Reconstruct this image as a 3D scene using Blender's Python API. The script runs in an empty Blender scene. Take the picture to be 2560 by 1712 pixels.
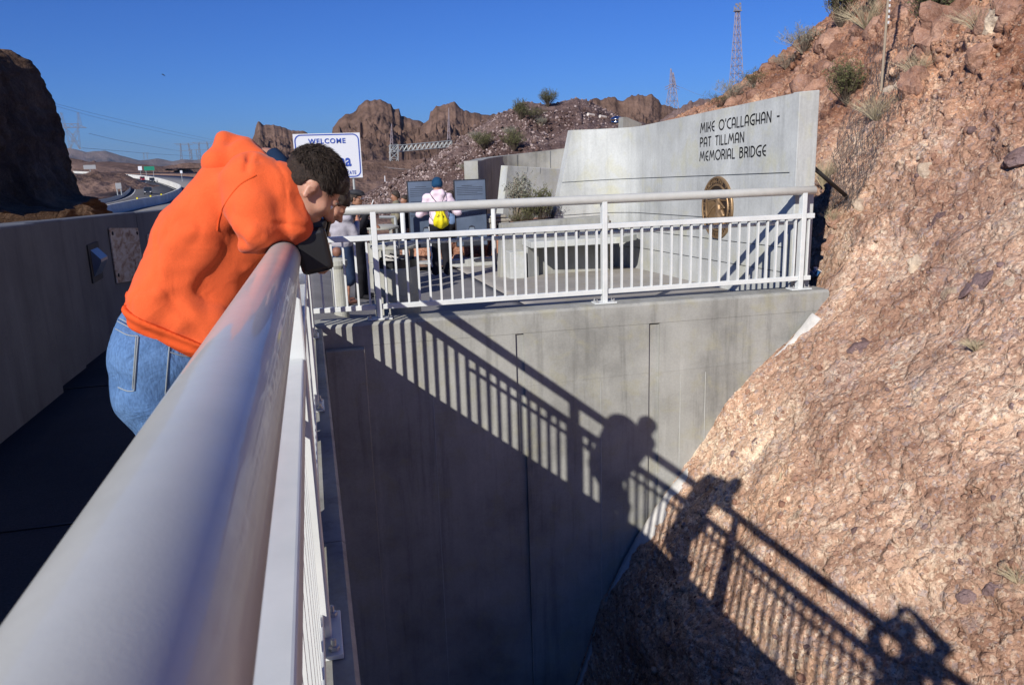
import bpy, math, random
import numpy as np
from mathutils import Vector, Matrix
random.seed(7)
SC = bpy.context.scene
COL = SC.collection
rad = math.radians

# ------------------------------------------------------------------ camera
FPX = 1980.0; CX = 1280.0; CY = 856.0           # focal length and centre for a 2560 px wide picture
_p = rad(13.2); _r = rad(1.8)
_dn = np.array([math.sin(_r)*math.cos(_p), -math.cos(_r)*math.cos(_p), math.sin(_p)])
_Z = -_dn
_v = np.array([(768-CX)/FPX, -(463-CY)/FPX, 1.0]); _v /= np.linalg.norm(_v)
_Y = _v-(_v@_Z)*_Z; _Y /= np.linalg.norm(_Y)
_X = np.cross(_Z, _Y); _X = -_X if _X[0] < 0 else _X
MR = np.array([_X, _Y, _Z])
CAM = np.array([0.0, 0.0, 1.9])
cam = bpy.data.cameras.new('camera'); camo = bpy.data.objects.new('camera', cam); COL.objects.link(camo)
cam.lens = FPX/2560*36; cam.sensor_width = 36; cam.sensor_fit = 'HORIZONTAL'
cam.clip_start = 0.02; cam.clip_end = 30000
cam.dof.use_dof = True; cam.dof.focus_distance = 7.0; cam.dof.aperture_fstop = 20.0
m3 = Matrix(((MR[0, 0], MR[0, 1], -MR[0, 2]), (MR[1, 0], MR[1, 1], -MR[1, 2]), (MR[2, 0], MR[2, 1], -MR[2, 2])))
camo.matrix_world = Matrix.Translation(Vector(CAM)) @ m3.to_4x4()
SC.camera = camo

def ray(x, y):
    a = np.array([(x-CX)/FPX, -(y-CY)/FPX, 1.0]); return MR@(a/np.linalg.norm(a))
def at(x, y, Y):
    "the point seen in direction (x, y) at distance Y along the path"
    q = ray(x, y); return CAM+q*(Y/q[1])
def atx(x, y, X):
    q = ray(x, y); return CAM+q*(X/q[0])
def onz(x, y, z0, s=0.0):
    "the point of the sloping ground z = z0 + s*Y"
    q = ray(x, y); t = (z0-CAM[2])/(q[2]-s*q[1]); return CAM+q*t

# ------------------------------------------------------------------ light
SUN = Vector((0.895, 1.0, -0.748)).normalized()    # the way the light travels
w = bpy.data.worlds.new('World'); SC.world = w; w.use_nodes = True
nt = w.node_tree; nt.nodes.clear()
o_ = nt.nodes.new('ShaderNodeOutputWorld'); bg = nt.nodes.new('ShaderNodeBackground'); sk = nt.nodes.new('ShaderNodeTexSky')
sk.sky_type = 'NISHITA'; sk.sun_disc = False
sk.sun_elevation = math.asin(-SUN.z); sk.sun_rotation = math.atan2(-SUN.x, -SUN.y)
sk.altitude = 600; sk.air_density = 1.0; sk.dust_density = 0.15; sk.ozone_density = 4.0
bg.inputs[1].default_value = 0.055
tint = nt.nodes.new('ShaderNodeMix'); tint.data_type = 'RGBA'; tint.blend_type = 'MULTIPLY'; tint.inputs[0].default_value = 1.0; tint.inputs[7].default_value = (.40, .80, 1.72, 1)
nt.links.new(sk.outputs[0], tint.inputs[6]); nt.links.new(tint.outputs[2], bg.inputs[0]); nt.links.new(bg.outputs[0], o_.inputs[0])
sl = bpy.data.lights.new('sun', 'SUN'); sl.energy = 5.0; sl.angle = rad(0.5); sl.color = (1.0, 0.95, 0.88)
so = bpy.data.objects.new('sun', sl); COL.objects.link(so)
so.rotation_euler = SUN.to_track_quat('-Z', 'Y').to_euler(); so.location = (-20, -20, 30)
SC.cycles.diffuse_bounces = 1
vs = SC.view_settings; vs.view_transform = 'Standard'; vs.look = 'None'; vs.exposure = 0.0; vs.gamma = 1.0; vs.use_curve_mapping = False

# ------------------------------------------------------------------ numpy noise
def _hash(ix, iy, iz, s):
    n = (ix*374761393+iy*668265263+iz*2147483647+s*1274126177) & 0xffffffff
    n = ((n ^ (n >> 13))*1274126177) & 0xffffffff
    n = ((n ^ (n >> 16))*2246822519) & 0xffffffff
    return ((n ^ (n >> 15)) & 0xffffff)/float(0xffffff)
def vnoise(P, s=0):
    P = np.asarray(P, float); I = np.floor(P).astype(np.int64); f = P-I; f = f*f*(3-2*f)
    r = 0
    for dx in (0, 1):
        wx = f[..., 0] if dx else 1-f[..., 0]
        for dy in (0, 1):
            wy = f[..., 1] if dy else 1-f[..., 1]
            for dz in (0, 1):
                wz = f[..., 2] if dz else 1-f[..., 2]
                r = r+wx*wy*wz*_hash(I[..., 0]+dx, I[..., 1]+dy, I[..., 2]+dz, s)
    return r*2-1
def fbm(P, oct=4, s=0, gain=.5):
    a = 1.0; r = 0; P = np.asarray(P, float)
    for i in range(oct):
        r = r+a*vnoise(P*(2.03**i)+i*17.3, s+i); a *= gain
    return r
def ridged(P, oct=4, s=0):
    a = 1.0; r = 0; P = np.asarray(P, float)
    for i in range(oct):
        r = r+a*(1-np.abs(vnoise(P*(2.07**i)+i*11.1, s+i))*2); a *= .5
    return r
def voro(P, s=0):
    "distance to nearest, second nearest feature point, and a random value of the cell"
    P = np.asarray(P, float); I = np.floor(P).astype(np.int64)
    f1 = np.full(P.shape[:-1], 9.0); f2 = f1.copy(); cid = np.zeros(P.shape[:-1])
    for dx in (-1, 0, 1):
        for dy in (-1, 0, 1):
            for dz in (-1, 0, 1):
                a, b, c = I[..., 0]+dx, I[..., 1]+dy, I[..., 2]+dz
                q = np.stack([a+_hash(a, b, c, s+1), b+_hash(a, b, c, s+2), c+_hash(a, b, c, s+3)], -1)
                d = np.sqrt(((q-P)**2).sum(-1)); h = _hash(a, b, c, s+4)
                m = d < f1
                f2 = np.where(m, f1, np.minimum(f2, d)); cid = np.where(m, h, cid); f1 = np.where(m, d, f1)
    return f1, f2, cid
def sstep(a, b, x):
    t = np.clip((x-a)/(b-a), 0, 1); return t*t*(3-2*t)

# ------------------------------------------------------------------ materials
def mat(name, col=(.5, .5, .5), rough=.7, metal=0.0, coat=0.0, spec=.5):
    m = bpy.data.materials.new(name); m.use_nodes = True
    b = m.node_tree.nodes['Principled BSDF']
    b.inputs['Base Color'].default_value = (*col, 1); b.inputs['Roughness'].default_value = rough
    b.inputs['Metallic'].default_value = metal; b.inputs['Coat Weight'].default_value = coat
    b.inputs['Specular IOR Level'].default_value = spec
    return m
class NB:
    "small node builder on world position"
    def __init__(s, m):
        s.m = m; s.t = m.node_tree; s.b = s.t.nodes['Principled BSDF']
        g = s.t.nodes.new('ShaderNodeNewGeometry'); s.pos = g.outputs['Position']
    def tc(s):
        s.pos = s.t.nodes.new('ShaderNodeTexCoord').outputs['Object']; return s
    def mapv(s, sc=(1, 1, 1), rot=(0, 0, 0), src=None):
        n = s.t.nodes.new('ShaderNodeMapping'); n.inputs['Scale'].default_value = sc; n.inputs['Rotation'].default_value = rot
        s.t.links.new(src or s.pos, n.inputs[0]); return n.outputs[0]
    def noise(s, scale, detail=4, v=None, rough=.55, dist=0, col=False):
        n = s.t.nodes.new('ShaderNodeTexNoise'); n.inputs['Scale'].default_value = scale; n.inputs['Detail'].default_value = detail
        n.inputs['Roughness'].default_value = rough; n.inputs['Distortion'].default_value = dist
        s.t.links.new(v or s.pos, n.inputs['Vector']); return n.outputs['Color' if col else 'Fac']
    def vor(s, scale, out='Color', feature='F1', v=None, rnd=1.0):
        n = s.t.nodes.new('ShaderNodeTexVoronoi'); n.feature = feature; n.inputs['Scale'].default_value = scale; n.inputs['Randomness'].default_value = rnd
        s.t.links.new(v or s.pos, n.inputs['Vector']); return n.outputs[out]
    def ramp(s, x, stops, interp='LINEAR'):
        n = s.t.nodes.new('ShaderNodeValToRGB'); n.color_ramp.interpolation = interp
        e = n.color_ramp.elements
        while len(e) < len(stops): e.new(.5)
        for k, (p, c) in zip(e, stops): k.position = p; k.color = (*c, 1) if len(c) == 3 else c
        s.t.links.new(x, n.inputs[0]); return n.outputs[0]
    def mix(s, f, a, b, mode='MIX'):
        n = s.t.nodes.new('ShaderNodeMix'); n.data_type = 'RGBA'; n.blend_type = mode
        for i, x in ((0, f), (6, a), (7, b)):
            if isinstance(x, (int, float)): n.inputs[i].default_value = x
            elif isinstance(x, tuple): n.inputs[i].default_value = (*x, 1)
            else: s.t.links.new(x, n.inputs[i])
        return n.outputs[2]
    def math(s, op, a, b=None):
        n = s.t.nodes.new('ShaderNodeMath'); n.operation = op
        for i, x in ((0, a), (1, b)):
            if x is None: continue
            if isinstance(x, (int, float)): n.inputs[i].default_value = x
            else: s.t.links.new(x, n.inputs[i])
        return n.outputs[0]
    def sep(s, v=None):
        n = s.t.nodes.new('ShaderNodeSeparateXYZ'); s.t.links.new(v or s.pos, n.inputs[0]); return n.outputs
    def col(s, x): s.t.links.new(x, s.b.inputs['Base Color']); return s
    def rough(s, x): s.t.links.new(x, s.b.inputs['Roughness']); return s
    def bump(s, h, strength=.3, dist=.01):
        n = s.t.nodes.new('ShaderNodeBump'); n.inputs['Strength'].default_value = strength; n.inputs['Distance'].default_value = dist
        s.t.links.new(h, n.inputs['Height'])
        prev = s.b.inputs['Normal']
        if prev.is_linked: s.t.links.new(prev.links[0].from_socket, n.inputs['Normal'])
        s.t.links.new(n.outputs[0], prev); return s
G = lambda v: (v, v, v)
def concrete(name, base=(.36, .36, .335), stain=.5, yellow=.25, scale=1.0, grain=.5):
    m = mat(name, base, .85, spec=.3); n = NB(m)
    big = n.noise(1.1*scale, 6, rough=.6); st = n.noise(1.0, 5, v=n.mapv((5*scale, 5*scale, .35*scale)), rough=.7)
    fine = n.noise(38*scale, 3); blot = n.noise(3.7*scale, 4, dist=.6)
    d = tuple(c*(1-.36*stain) for c in base); l = tuple(min(1, c*1.18) for c in base)
    c = n.ramp(big, [(.33, d), (.5, base), (.68, l)])
    s = n.ramp(st, [(.34, G(.66)), (.47, G(.95)), (.60, G(1.0)), (.70, G(1.22))])
    c = n.mix(stain, c, s, 'MULTIPLY')
    y = n.ramp(blot, [(.52, G(0)), (.72, G(yellow))])
    c = n.mix(y, c, (base[0]*1.0, base[1]*.95, base[2]*.68))
    f = n.ramp(fine, [(.3, G(.86)), (.7, G(1.1))]); c = n.mix(grain, c, f, 'MULTIPLY')
    pit = n.vor(26*scale, 'Distance'); pt = n.ramp(pit, [(.03, G(.5)), (.075, G(1))]); c = n.mix(.35, c, pt, 'MULTIPLY')
    n.col(c); n.bump(fine, .25, .004); n.bump(big, .3, .02)
    return m
def rockmat(name, base, dark, light, mauve=None, scale=1.0, clast=.6, bump=.6, dist=.05):
    m = mat(name, base, .95, spec=.15); n = NB(m)
    wob = n.mix(.12/scale, n.pos, n.noise(3*scale, 3, col=True), 'ADD')
    a = n.noise(.9*scale, 7, rough=.62); b = n.noise(6*scale, 6, rough=.65)
    c = n.ramp(a, [(.28, dark), (.48, base), (.72, light)])
    c = n.mix(.55, c, n.ramp(b, [(.3, G(.60)), (.5, G(1)), (.7, G(1.35))]), 'MULTIPLY')
    for sc, k in ((2.2, .5), (6.5, .7), (17, .85), (40, .85)):
        vv = n.vor(sc*scale, 'Color', v=wob); dd = n.vor(sc*scale, 'Distance', 'DISTANCE_TO_EDGE', v=wob)
        sx = n.t.nodes.new('ShaderNodeSeparateColor'); n.t.links.new(vv, sx.inputs[0])
        cc = n.ramp(sx.outputs[0], [(0, dark), (.28, base), (.5, mauve or light), (.62, light), (.8, base), (1, tuple(min(1, q*1.25) for q in light))], 'CONSTANT')
        pick = n.math('MULTIPLY', n.math('GREATER_THAN', sx.outputs[1], .45 if sc > 5 else .72), clast*k)
        edge = n.ramp(dd, [(.02, G(0)), (.09, G(1))])
        c = n.mix(n.math('MULTIPLY', pick, edge), c, cc)
        n.bump(edge, bump*.5, dist/sc*2)
    fine = n.noise(45*scale, 4, rough=.7)
    c = n.mix(.5, c, n.ramp(fine, [(.3, G(.72)), (.7, G(1.28))]), 'MULTIPLY')
    c = n.mix(1.0, c, n.ramp(n.noise(.30*scale, 3), [(.34, (.66, .60, .57)), (.5, (.98, .96, .95)), (.64, (1.18, 1.18, 1.14))]), 'MULTIPLY')
    c = n.mix(.6, c, n.ramp(n.noise(1.3*scale, 4, dist=.8), [(.38, (.70, .64, .62)), (.52, (1, 1, 1)), (.66, (1.22, 1.20, 1.12))]), 'MULTIPLY')
    if name == 'hill_rock':
        hz_ = n.math('ADD', n.math('MULTIPLY', n.sep()[2], .16), n.math('MULTIPLY', n.noise(.55, 4), .9)); c = n.mix(1.0, c, n.ramp(hz_, [(.62, (1, 1, 1)), (1.0, (.74, .60, .53))]), 'MULTIPLY')
    n.col(c); n.bump(b, bump, dist); n.bump(n.noise(15*scale, 5, rough=.7), bump*.45, dist*.4); n.bump(fine, bump*.6, dist*.18)
    return m
def farrock(name, base, dark, light, scale):
    m = mat(name, base, .95, spec=.1); n = NB(m)
    a = n.noise(scale, 8, rough=.68); b = n.noise(scale*7, 7, rough=.7)
    c = n.ramp(a, [(.3, dark), (.5, base), (.7, light)])
    c = n.mix(.7, c, n.ramp(b, [(.34, G(.45)), (.5, G(1)), (.66, G(1.4))]), 'MULTIPLY')
    n.col(c); n.bump(b, .8, .5/scale*.1); n.bump(a, .6, .5/scale*.3)
    return m
def cloth(name, col, sc=180, var=.15, rough=.9, bump=.25):
    m = mat(name, col, rough, spec=.15); n = NB(m)
    b = n.b
    try:
        b.inputs['Sheen Weight'].default_value = .0
    except Exception: pass
    a = n.noise(9, 4); f = n.noise(sc, 2)
    d = tuple(c*(1-var) for c in col); l = tuple(min(1, c*(1+var)) for c in col)
    c = n.ramp(a, [(.35, d), (.65, l)]); c = n.mix(.35, c, n.ramp(f, [(.3, G(.8)), (.7, G(1.15))]), 'MULTIPLY')
    n.col(c); n.bump(f, bump, .002); n.bump(n.noise(9, 3, dist=1.6, rough=.4), .22, .02)
    return m
M = {}
M['paint'] = mat('rail_paint', (.56, .58, .56), .38, coat=.15)
n = NB(M['paint']); g = n.noise(7, 5); n.col(n.ramp(g, [(.35, (.68, .71, .695)), (.65, (.76, .78, .76))])); n.bump(n.noise(260, 2), .12, .0008); n.rough(n.ramp(n.noise(30, 3), [(.3, G(.33)), (.7, G(.48))]))
M['pipe'] = mat('pipe_paint', (.5, .5, .5), .33, coat=.3)
n = NB(M['pipe']); g = n.noise(9, 4, rough=.6); n.col(n.ramp(g, [(.3, (.52, .525, .48)), (.7, (.585, .585, .54))])); n.bump(n.noise(330, 2), .15, .0006); n.rough(n.ramp(n.noise(55, 4), [(.3, G(.33)), (.7, G(.42))]))
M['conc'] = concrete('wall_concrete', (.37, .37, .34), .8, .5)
M['conc2'] = concrete('memorial_concrete', (.52, .535, .51), .6, .55, .7)
M['conc3'] = concrete('parapet_concrete', (.13, .138, .15), .6, .05)  # base colour darkened to deepen the shade on the parapet
M['conc4'] = concrete('bin_concrete', (.42, .42, .37), .35, .3, 2)
M['shot'] = concrete('sprayed_concrete', (.62, .60, .56), .35, .1, 3)
M['pad'] = concrete('pad_concrete', (.37, .345, .31), .4, .5, .9)
M['asph'] = mat('plaza_asphalt', (.2, .2, .2), .95, spec=.2)
n = NB(M['asph']); n.col(n.mix(.6, n.ramp(n.noise(1.3, 5), [(.3, (.19, .185, .185)), (.7, (.26, .25, .245))]), n.ramp(n.noise(90, 2), [(.3, G(.7)), (.7, G(1.25))]), 'MULTIPLY')); n.bump(n.noise(120, 2), .5, .004)
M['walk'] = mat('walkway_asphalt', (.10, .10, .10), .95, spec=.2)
n = NB(M['walk']); n.col(n.mix(.6, n.ramp(n.noise(.9, 5), [(.3, (.04, .04, .042)), (.7, (.07, .068, .066))]), n.ramp(n.noise(80, 2), [(.3, G(.7)), (.7, G(1.25))]), 'MULTIPLY')); n.bump(n.noise(120, 2), .5, .004)  # near walkway: part of its shade is put into this darker colour
M['rock'] = rockmat('hill_rock', (.62, .40, .28), (.36, .21, .145), (.88, .72, .55), (.46, .385, .375), 1.0, .75, .95, .06)
M['rock2'] = rockmat('boulder_rock', (.38, .22, .155), (.24, .13, .095), (.52, .34, .25), (.33, .245, .225), 1.6, .5)
M['rockp'] = rockmat('pale_stone', (.62, .50, .38), (.45, .34, .24), (.74, .64, .50), (.6, .5, .42), 3, .3)
M['rockm'] = rockmat('mauve_stone', (.27, .19, .185), (.18, .12, .11), (.38, .28, .27), (.3, .22, .23), 3, .3)
M['rip'] = rockmat('riprap_rock', (.48, .25, .16), (.28, .13, .09), (.6, .38, .28), (.40, .27, .24), 1.3, .35)
M['tail'] = rockmat('rubble_slope', (.235, .165, .15), (.15, .10, .09), (.30, .22, .20), (.25, .19, .19), .5, .6, .9, .25)
M['butte'] = farrock('butte_rock', (.15, .094, .070), (.065, .042, .034), (.23, .15, .115), .02)
M['slope'] = farrock('desert_slope', (.19, .12, .09), (.11, .07, .055), (.27, .18, .14), .015)
M['farmt'] = farrock('far_mountain', (.14, .105, .095), (.09, .07, .065), (.19, .14, .12), .002)
M['cliff'] = rockmat('cliff_rock', (.15, .095, .065), (.07, .045, .035), (.26, .17, .11), None, .3, .3, 1.0, .4)
M['desert'] = farrock('desert_ground', (.26, .165, .12), (.17, .105, .08), (.34, .22, .165), .01)
M['road'] = mat('road_asphalt', (.075, .072, .07), .9); n = NB(M['road']); n.col(n.ramp(n.noise(.2, 5), [(.3, (.06, .058, .058)), (.7, (.10, .095, .09))]))
M['road2'] = mat('road_concrete', (.2, .19, .18), .9); n = NB(M['road2']); n.col(n.ramp(n.noise(.2, 5), [(.3, (.17, .165, .16)), (.7, (.23, .22, .21))]))
M['barr'] = concrete('barrier_concrete', (.66, .65, .60), .3, .1, .3)
M['line'] = mat('road_line', (.75, .75, .72), .7)
M['galv'] = mat('galvanised_steel', (.42, .44, .43), .5, metal=.3)
M['pylon'] = mat('pylon_steel', (.30, .28, .28), .6, metal=.2)
M['mast'] = mat('mast_steel', (.30, .25, .27), .6)
M['black'] = mat('black_plastic', (.012, .012, .013), .45)
M['rubber'] = mat('dark_rubber', (.03, .03, .03), .8)
M['glass'] = mat('dark_glass', (.02, .025, .03), .08)
M['bolt'] = mat('bolt_steel', (.55, .56, .55), .4, metal=.6)
M['bronze'] = mat('bronze', (.46, .30, .15), .5, metal=.6)
n = NB(M['bronze']); n.col(n.ramp(n.noise(6, 3), [(.35, (.26, .165, .085)), (.65, (.42, .28, .15))])); n.bump(n.noise(60, 3), .3, .003)
M['bronzed'] = mat('dark_bronze', (.035, .022, .015), .6, metal=.2)
M['letter'] = mat('letter_dark', (.03, .03, .032), .7)
M['panel'] = mat('panel_blue', (.105, .14, .20), .35)
n = NB(M['panel']); n.col(n.ramp(n.noise(1.6, 4), [(.35, (.085, .115, .165)), (.65, (.14, .18, .25))]))
M['panelink'] = mat('panel_ink', (.035, .04, .055), .5)
M['panellite'] = mat('panel_light_ink', (.22, .27, .33), .5)
M['frame'] = mat('panel_frame', (.02, .02, .025), .5)
M['signw'] = mat('sign_white', (.74, .76, .80), .35)
M['signb'] = mat('sign_blue', (.035, .085, .42), .4)
M['signg'] = mat('sign_green', (.01, .22, .13), .4)
M['signgrey'] = mat('sign_grey', (.30, .31, .32), .5)
M['orange'] = cloth('orange_fleece', (.80, .125, .035), 220, .05)
M['orange'].node_tree.nodes['Principled BSDF'].inputs['Sheen Weight'].default_value = .15
M['denim'] = mat('denim', (.12, .22, .42), .9, spec=.2)
n = NB(M['denim']); a = n.noise(5, 5); f = n.noise(150, 3, v=n.mapv((1, 1, .35)))
n.col(n.mix(.6, n.ramp(a, [(.3, (.055, .125, .28)), (.7, (.125, .235, .44))]), n.ramp(f, [(.3, G(.62)), (.7, G(1.35))]), 'MULTIPLY')); n.bump(f, .4, .003); n.bump(n.noise(7, 4, dist=1.5), .5, .03)
M['stitch'] = mat('denim_stitch', (.30, .34, .36), .9)
M['seam'] = mat('denim_seam', (.02, .04, .10), .9)
M['hemo'] = cloth('orange_rib', (.78, .105, .025), 300, .1)
M['skin'] = mat('skin', (.50, .25, .165), .5); M['skin'].node_tree.nodes['Principled BSDF'].inputs['Subsurface Weight'].default_value = .12
n = NB(M['skin']); n.col(n.ramp(n.noise(18, 4), [(.35, (.46, .22, .14)), (.65, (.57, .31, .21))])); n.bump(n.noise(300, 2), .2, .001)
M['skind'] = mat('tan_skin', (.33, .16, .095), .55)
M['hair'] = mat('dark_hair', (.035, .022, .014), .6)
n = NB(M['hair']); hh = n.noise(170, 4, v=n.mapv((1, 1, 1)), dist=.6, rough=.8); n.col(n.ramp(hh, [(.35, (.010, .007, .005)), (.7, (.085, .055, .036))])); n.bump(hh, 1.0, .008)
M['hairs'] = mat('short_hair', (.09, .055, .038), .7)
M['navy'] = cloth('navy_knit', (.012, .03, .07), 120); M['beanie'] = cloth('teal_knit', (.015, .06, .13), 120)
M['pink'] = cloth('pink_fleece', (.84, .68, .76), 120, .05); M['dark'] = cloth('black_cloth', (.018, .018, .022), 120)
M['grey'] = cloth('grey_knit', (.44, .42, .46), 120, .1); M['cream'] = cloth('cream_cloth', (.62, .57, .52), 120)
M['skirt'] = cloth('navy_denim', (.03, .05, .10), 120); M['khaki'] = cloth('khaki_cloth', (.22, .20, .14), 120)
M['blue'] = cloth('light_blue_cloth', (.16, .25, .42), 120)
M['yellow'] = cloth('yellow_nylon', (.78, .66, .02), 60, .08, .5); M['stripe'] = mat('white_trim', (.75, .75, .75), .7)
M['leaf'] = mat('creosote_leaf', (.075, .095, .022), .7); n = NB(M['leaf']); n.col(n.ramp(n.noise(30, 2), [(.3, (.06, .07, .022)), (.7, (.19, .19, .07))]))
M['leafg'] = mat('grey_leaf', (.24, .25, .19), .8); M['dry'] = mat('dry_grass', (.50, .42, .27), .85)
M['dry2'] = mat('dry_stem', (.36, .29, .21), .9); M['twig'] = mat('twig', (.10, .075, .055), .9)
M['wire'] = mat('rusty_wire', (.10, .085, .08), .7)
M['rust'] = mat('rusty_plate', (.30, .24, .19), .7)
n = NB(M['rust']); rr = n.noise(3.2, 6, v=n.mapv((1, 1.2, 4.2)), dist=.8); n.col(n.ramp(rr, [(.33, (.16, .08, .045)), (.45, (.36, .27, .19)), (.62, (.50, .46, .40))]))
M['bag'] = mat('blue_wrapper', (.03, .12, .30), .3); M['knob'] = mat('brown_knob', (.26, .12, .08), .6)
M['carr'] = mat('red_car_paint', (.30, .01, .02), .3, coat=.5); M['carw'] = mat('white_car_paint', (.75, .76, .78), .3, coat=.5)
M['cars'] = mat('silver_car_paint', (.40, .42, .45), .3, metal=.4); M['cark'] = mat('dark_car_paint', (.03, .035, .05), .3, coat=.5)
M['lamp'] = mat('lamp_glass', (.8, .8, .78), .2); M['steel'] = mat('polished_steel', (.6, .62, .64), .15, metal=1.0)
M['pave'] = concrete('flagstone', (.38, .36, .31), .5, .3, 2)
M['paper'] = mat('paper', (.75, .73, .70), .8)

# ------------------------------------------------------------------ mesh helpers
WL = {}
def wl(o):
    if o is None: return Vector((0, 0, 0))
    return WL.get(o.name, Vector((0, 0, 0)))
class MB:
    def __init__(s): s.v = []; s.f = []
    def add(s, vs, fs):
        k = len(s.v); s.v += [tuple(map(float, q)) for q in vs]; s.f += [tuple(i+k for i in q) for q in fs]; return s
    def box(s, c, d, R=None, taper=1.0):
        c = Vector(c); x, y, z = (q/2 for q in d); L = []
        for dz in (-1, 1):
            t = taper if dz > 0 else 1
            for dx, dy in ((-1, -1), (1, -1), (1, 1), (-1, 1)):
                q = Vector((dx*x*t, dy*y*t, dz*z)); q = R@q if R else q; L.append(c+q)
        return s.add(L, [(3, 2, 1, 0), (4, 5, 6, 7), (0, 1, 5, 4), (1, 2, 6, 5), (2, 3, 7, 6), (3, 0, 4, 7)])
    def prism(s, poly, off):
        "polygon (3D points) extruded by the vector off"
        n = len(poly); off = Vector(off); a = [Vector(q) for q in poly]; b = [q+off for q in a]
        return s.add(a+b, [tuple(range(n))[::-1], tuple(range(n, 2*n))]+[(i, (i+1) % n, n+(i+1) % n, n+i) for i in range(n)])
    def tube(s, pts, r, n=8, cap=True, r2=None):
        P = [Vector(p) for p in pts]; N = len(P); L = []
        rs = [r if r2 is None else r+(r2-r)*i/max(1, N-1) for i in range(N)] if not isinstance(r, (list, tuple)) else r
        up = None
        for i in range(N):
            d = (P[min(i+1, N-1)]-P[max(i-1, 0)]).normalized()
            if up is None: up = Vector((0, 0, 1)) if abs(d.z) < .9 else Vector((1, 0, 0))
            a = d.cross(up).normalized(); b = a.cross(d).normalized(); up = b
            for k in range(n):
                t = 2*math.pi*k/n; L.append(P[i]+(a*math.cos(t)+b*math.sin(t))*rs[i])
        F = [(i*n+k, i*n+(k+1) % n, (i+1)*n+(k+1) % n, (i+1)*n+k) for i in range(N-1) for k in range(n)]
        if cap: F += [tuple(range(n))[::-1], tuple(range((N-1)*n, N*n))]
        return s.add(L, F)
    def bar(s, a, b, w): return s.tube([a, b], w*.7071, 4)
    def lathe(s, c, prof, n=24, R=None):
        c = Vector(c); L = []
        for r, z in prof:
            for k in range(n):
                t = 2*math.pi*k/n; q = Vector((r*math.cos(t), r*math.sin(t), z)); q = R@q if R else q; L.append(c+q)
        F = [(i*n+k, i*n+(k+1) % n, (i+1)*n+(k+1) % n, (i+1)*n+k) for i in range(len(prof)-1) for k in range(n)]
        F += [tuple(range(n))[::-1], tuple(range((len(prof)-1)*n, len(prof)*n))]
        return s.add(L, F)
    def mesh(s, name, m, off=None, smooth=False):
        me = bpy.data.meshes.new(name); off = off or Vector((0, 0, 0))
        me.from_pydata([(a-off.x, b-off.y, c-off.z) for a, b, c in s.v], [], s.f); me.update()
        if m: me.materials.append(m)
        if smooth: me.polygons.foreach_set('use_smooth', [True]*len(me.polygons))
        return me
    def build(s, name, m, parent=None, smooth=False, bevel=0, local=False, seg=2):
        off = Vector((0, 0, 0)) if local else wl(parent)
        me = s.mesh(name, m, off, smooth); o = bpy.data.objects.new(name, me); COL.objects.link(o)
        if parent: o.parent = parent
        WL[o.name] = off
        if bevel:
            b = o.modifiers.new('bevel', 'BEVEL'); b.width = bevel; b.segments = seg; b.limit_method = 'ANGLE'; b.angle_limit = rad(40)
        return o
def npmesh(name, V, F, m, parent=None, smooth=True, local=False):
    off = Vector((0, 0, 0)) if local else wl(parent)
    V = np.asarray(V, float)-np.array(off); F = np.asarray(F, np.int32)
    me = bpy.data.meshes.new(name); me.vertices.add(len(V)); me.vertices.foreach_set('co', V.astype(np.float32).ravel())
    k = F.shape[1]; me.loops.add(F.size); me.loops.foreach_set('vertex_index', F.ravel())
    me.polygons.add(len(F)); me.polygons.foreach_set('loop_start', np.arange(len(F), dtype=np.int32)*k)
    if smooth: me.polygons.foreach_set('use_smooth', np.ones(len(F), bool))
    me.update(calc_edges=True); me.validate()
    if m: me.materials.append(m)
    o = bpy.data.objects.new(name, me); COL.objects.link(o)
    if parent: o.parent = parent
    WL[o.name] = off
    return o
def tag(o, label=None, cat=None, group=None, kind=None):
    if label: o['label'] = label
    if cat: o['category'] = cat
    if group: o['group'] = group
    if kind: o['kind'] = kind
    return o
def thing(name, loc, label, cat, group=None, rz=0):
    o = bpy.data.objects.new(name, None); COL.objects.link(o); o.location = Vector(loc); o.rotation_euler = (0, 0, rz); o.empty_display_size = .1
    WL[o.name] = Vector(loc); return tag(o, label, cat, group)
def inst(name, me, parent, loc, rot=None, sc=None):
    o = bpy.data.objects.new(name, me); COL.objects.link(o); o.location = Vector(loc)-wl(parent)
    if rot: o.rotation_euler = rot
    if sc: o.scale = sc
    if parent: o.parent = parent
    WL[o.name] = Vector(loc)
    return o
def text(name, s, size, mt, parent, origin, ux, uz, align='LEFT', depth=.004, sx=1.0, spacing=1.0, local=False, bold=0.0):
    "flat lettering, ux = reading direction, uz = up"
    cu = bpy.data.curves.new('t', 'FONT'); cu.body = s; cu.size = size; cu.align_x = align; cu.extrude = depth/2; cu.space_character = spacing
    cu.resolution_u = 3; cu.offset = bold
    t = bpy.data.objects.new('t', cu); COL.objects.link(t)
    dg = bpy.context.evaluated_depsgraph_get(); me = bpy.data.meshes.new_from_object(t.evaluated_get(dg))
    COL.objects.unlink(t); bpy.data.objects.remove(t)
    ux = Vector(ux).normalized(); uz = Vector(uz).normalized(); un = ux.cross(uz)
    off = Vector((0, 0, 0)) if local else wl(parent); O = Vector(origin)-off
    for v in me.vertices:
        q = v.co.copy(); v.co = O+ux*(q.x*sx)+uz*q.y+un*q.z
    me.materials.clear(); me.materials.append(mt)
    o = bpy.data.objects.new(name, me); COL.objects.link(o)
    if parent: o.parent = parent
    WL[o.name] = off
    return o

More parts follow.
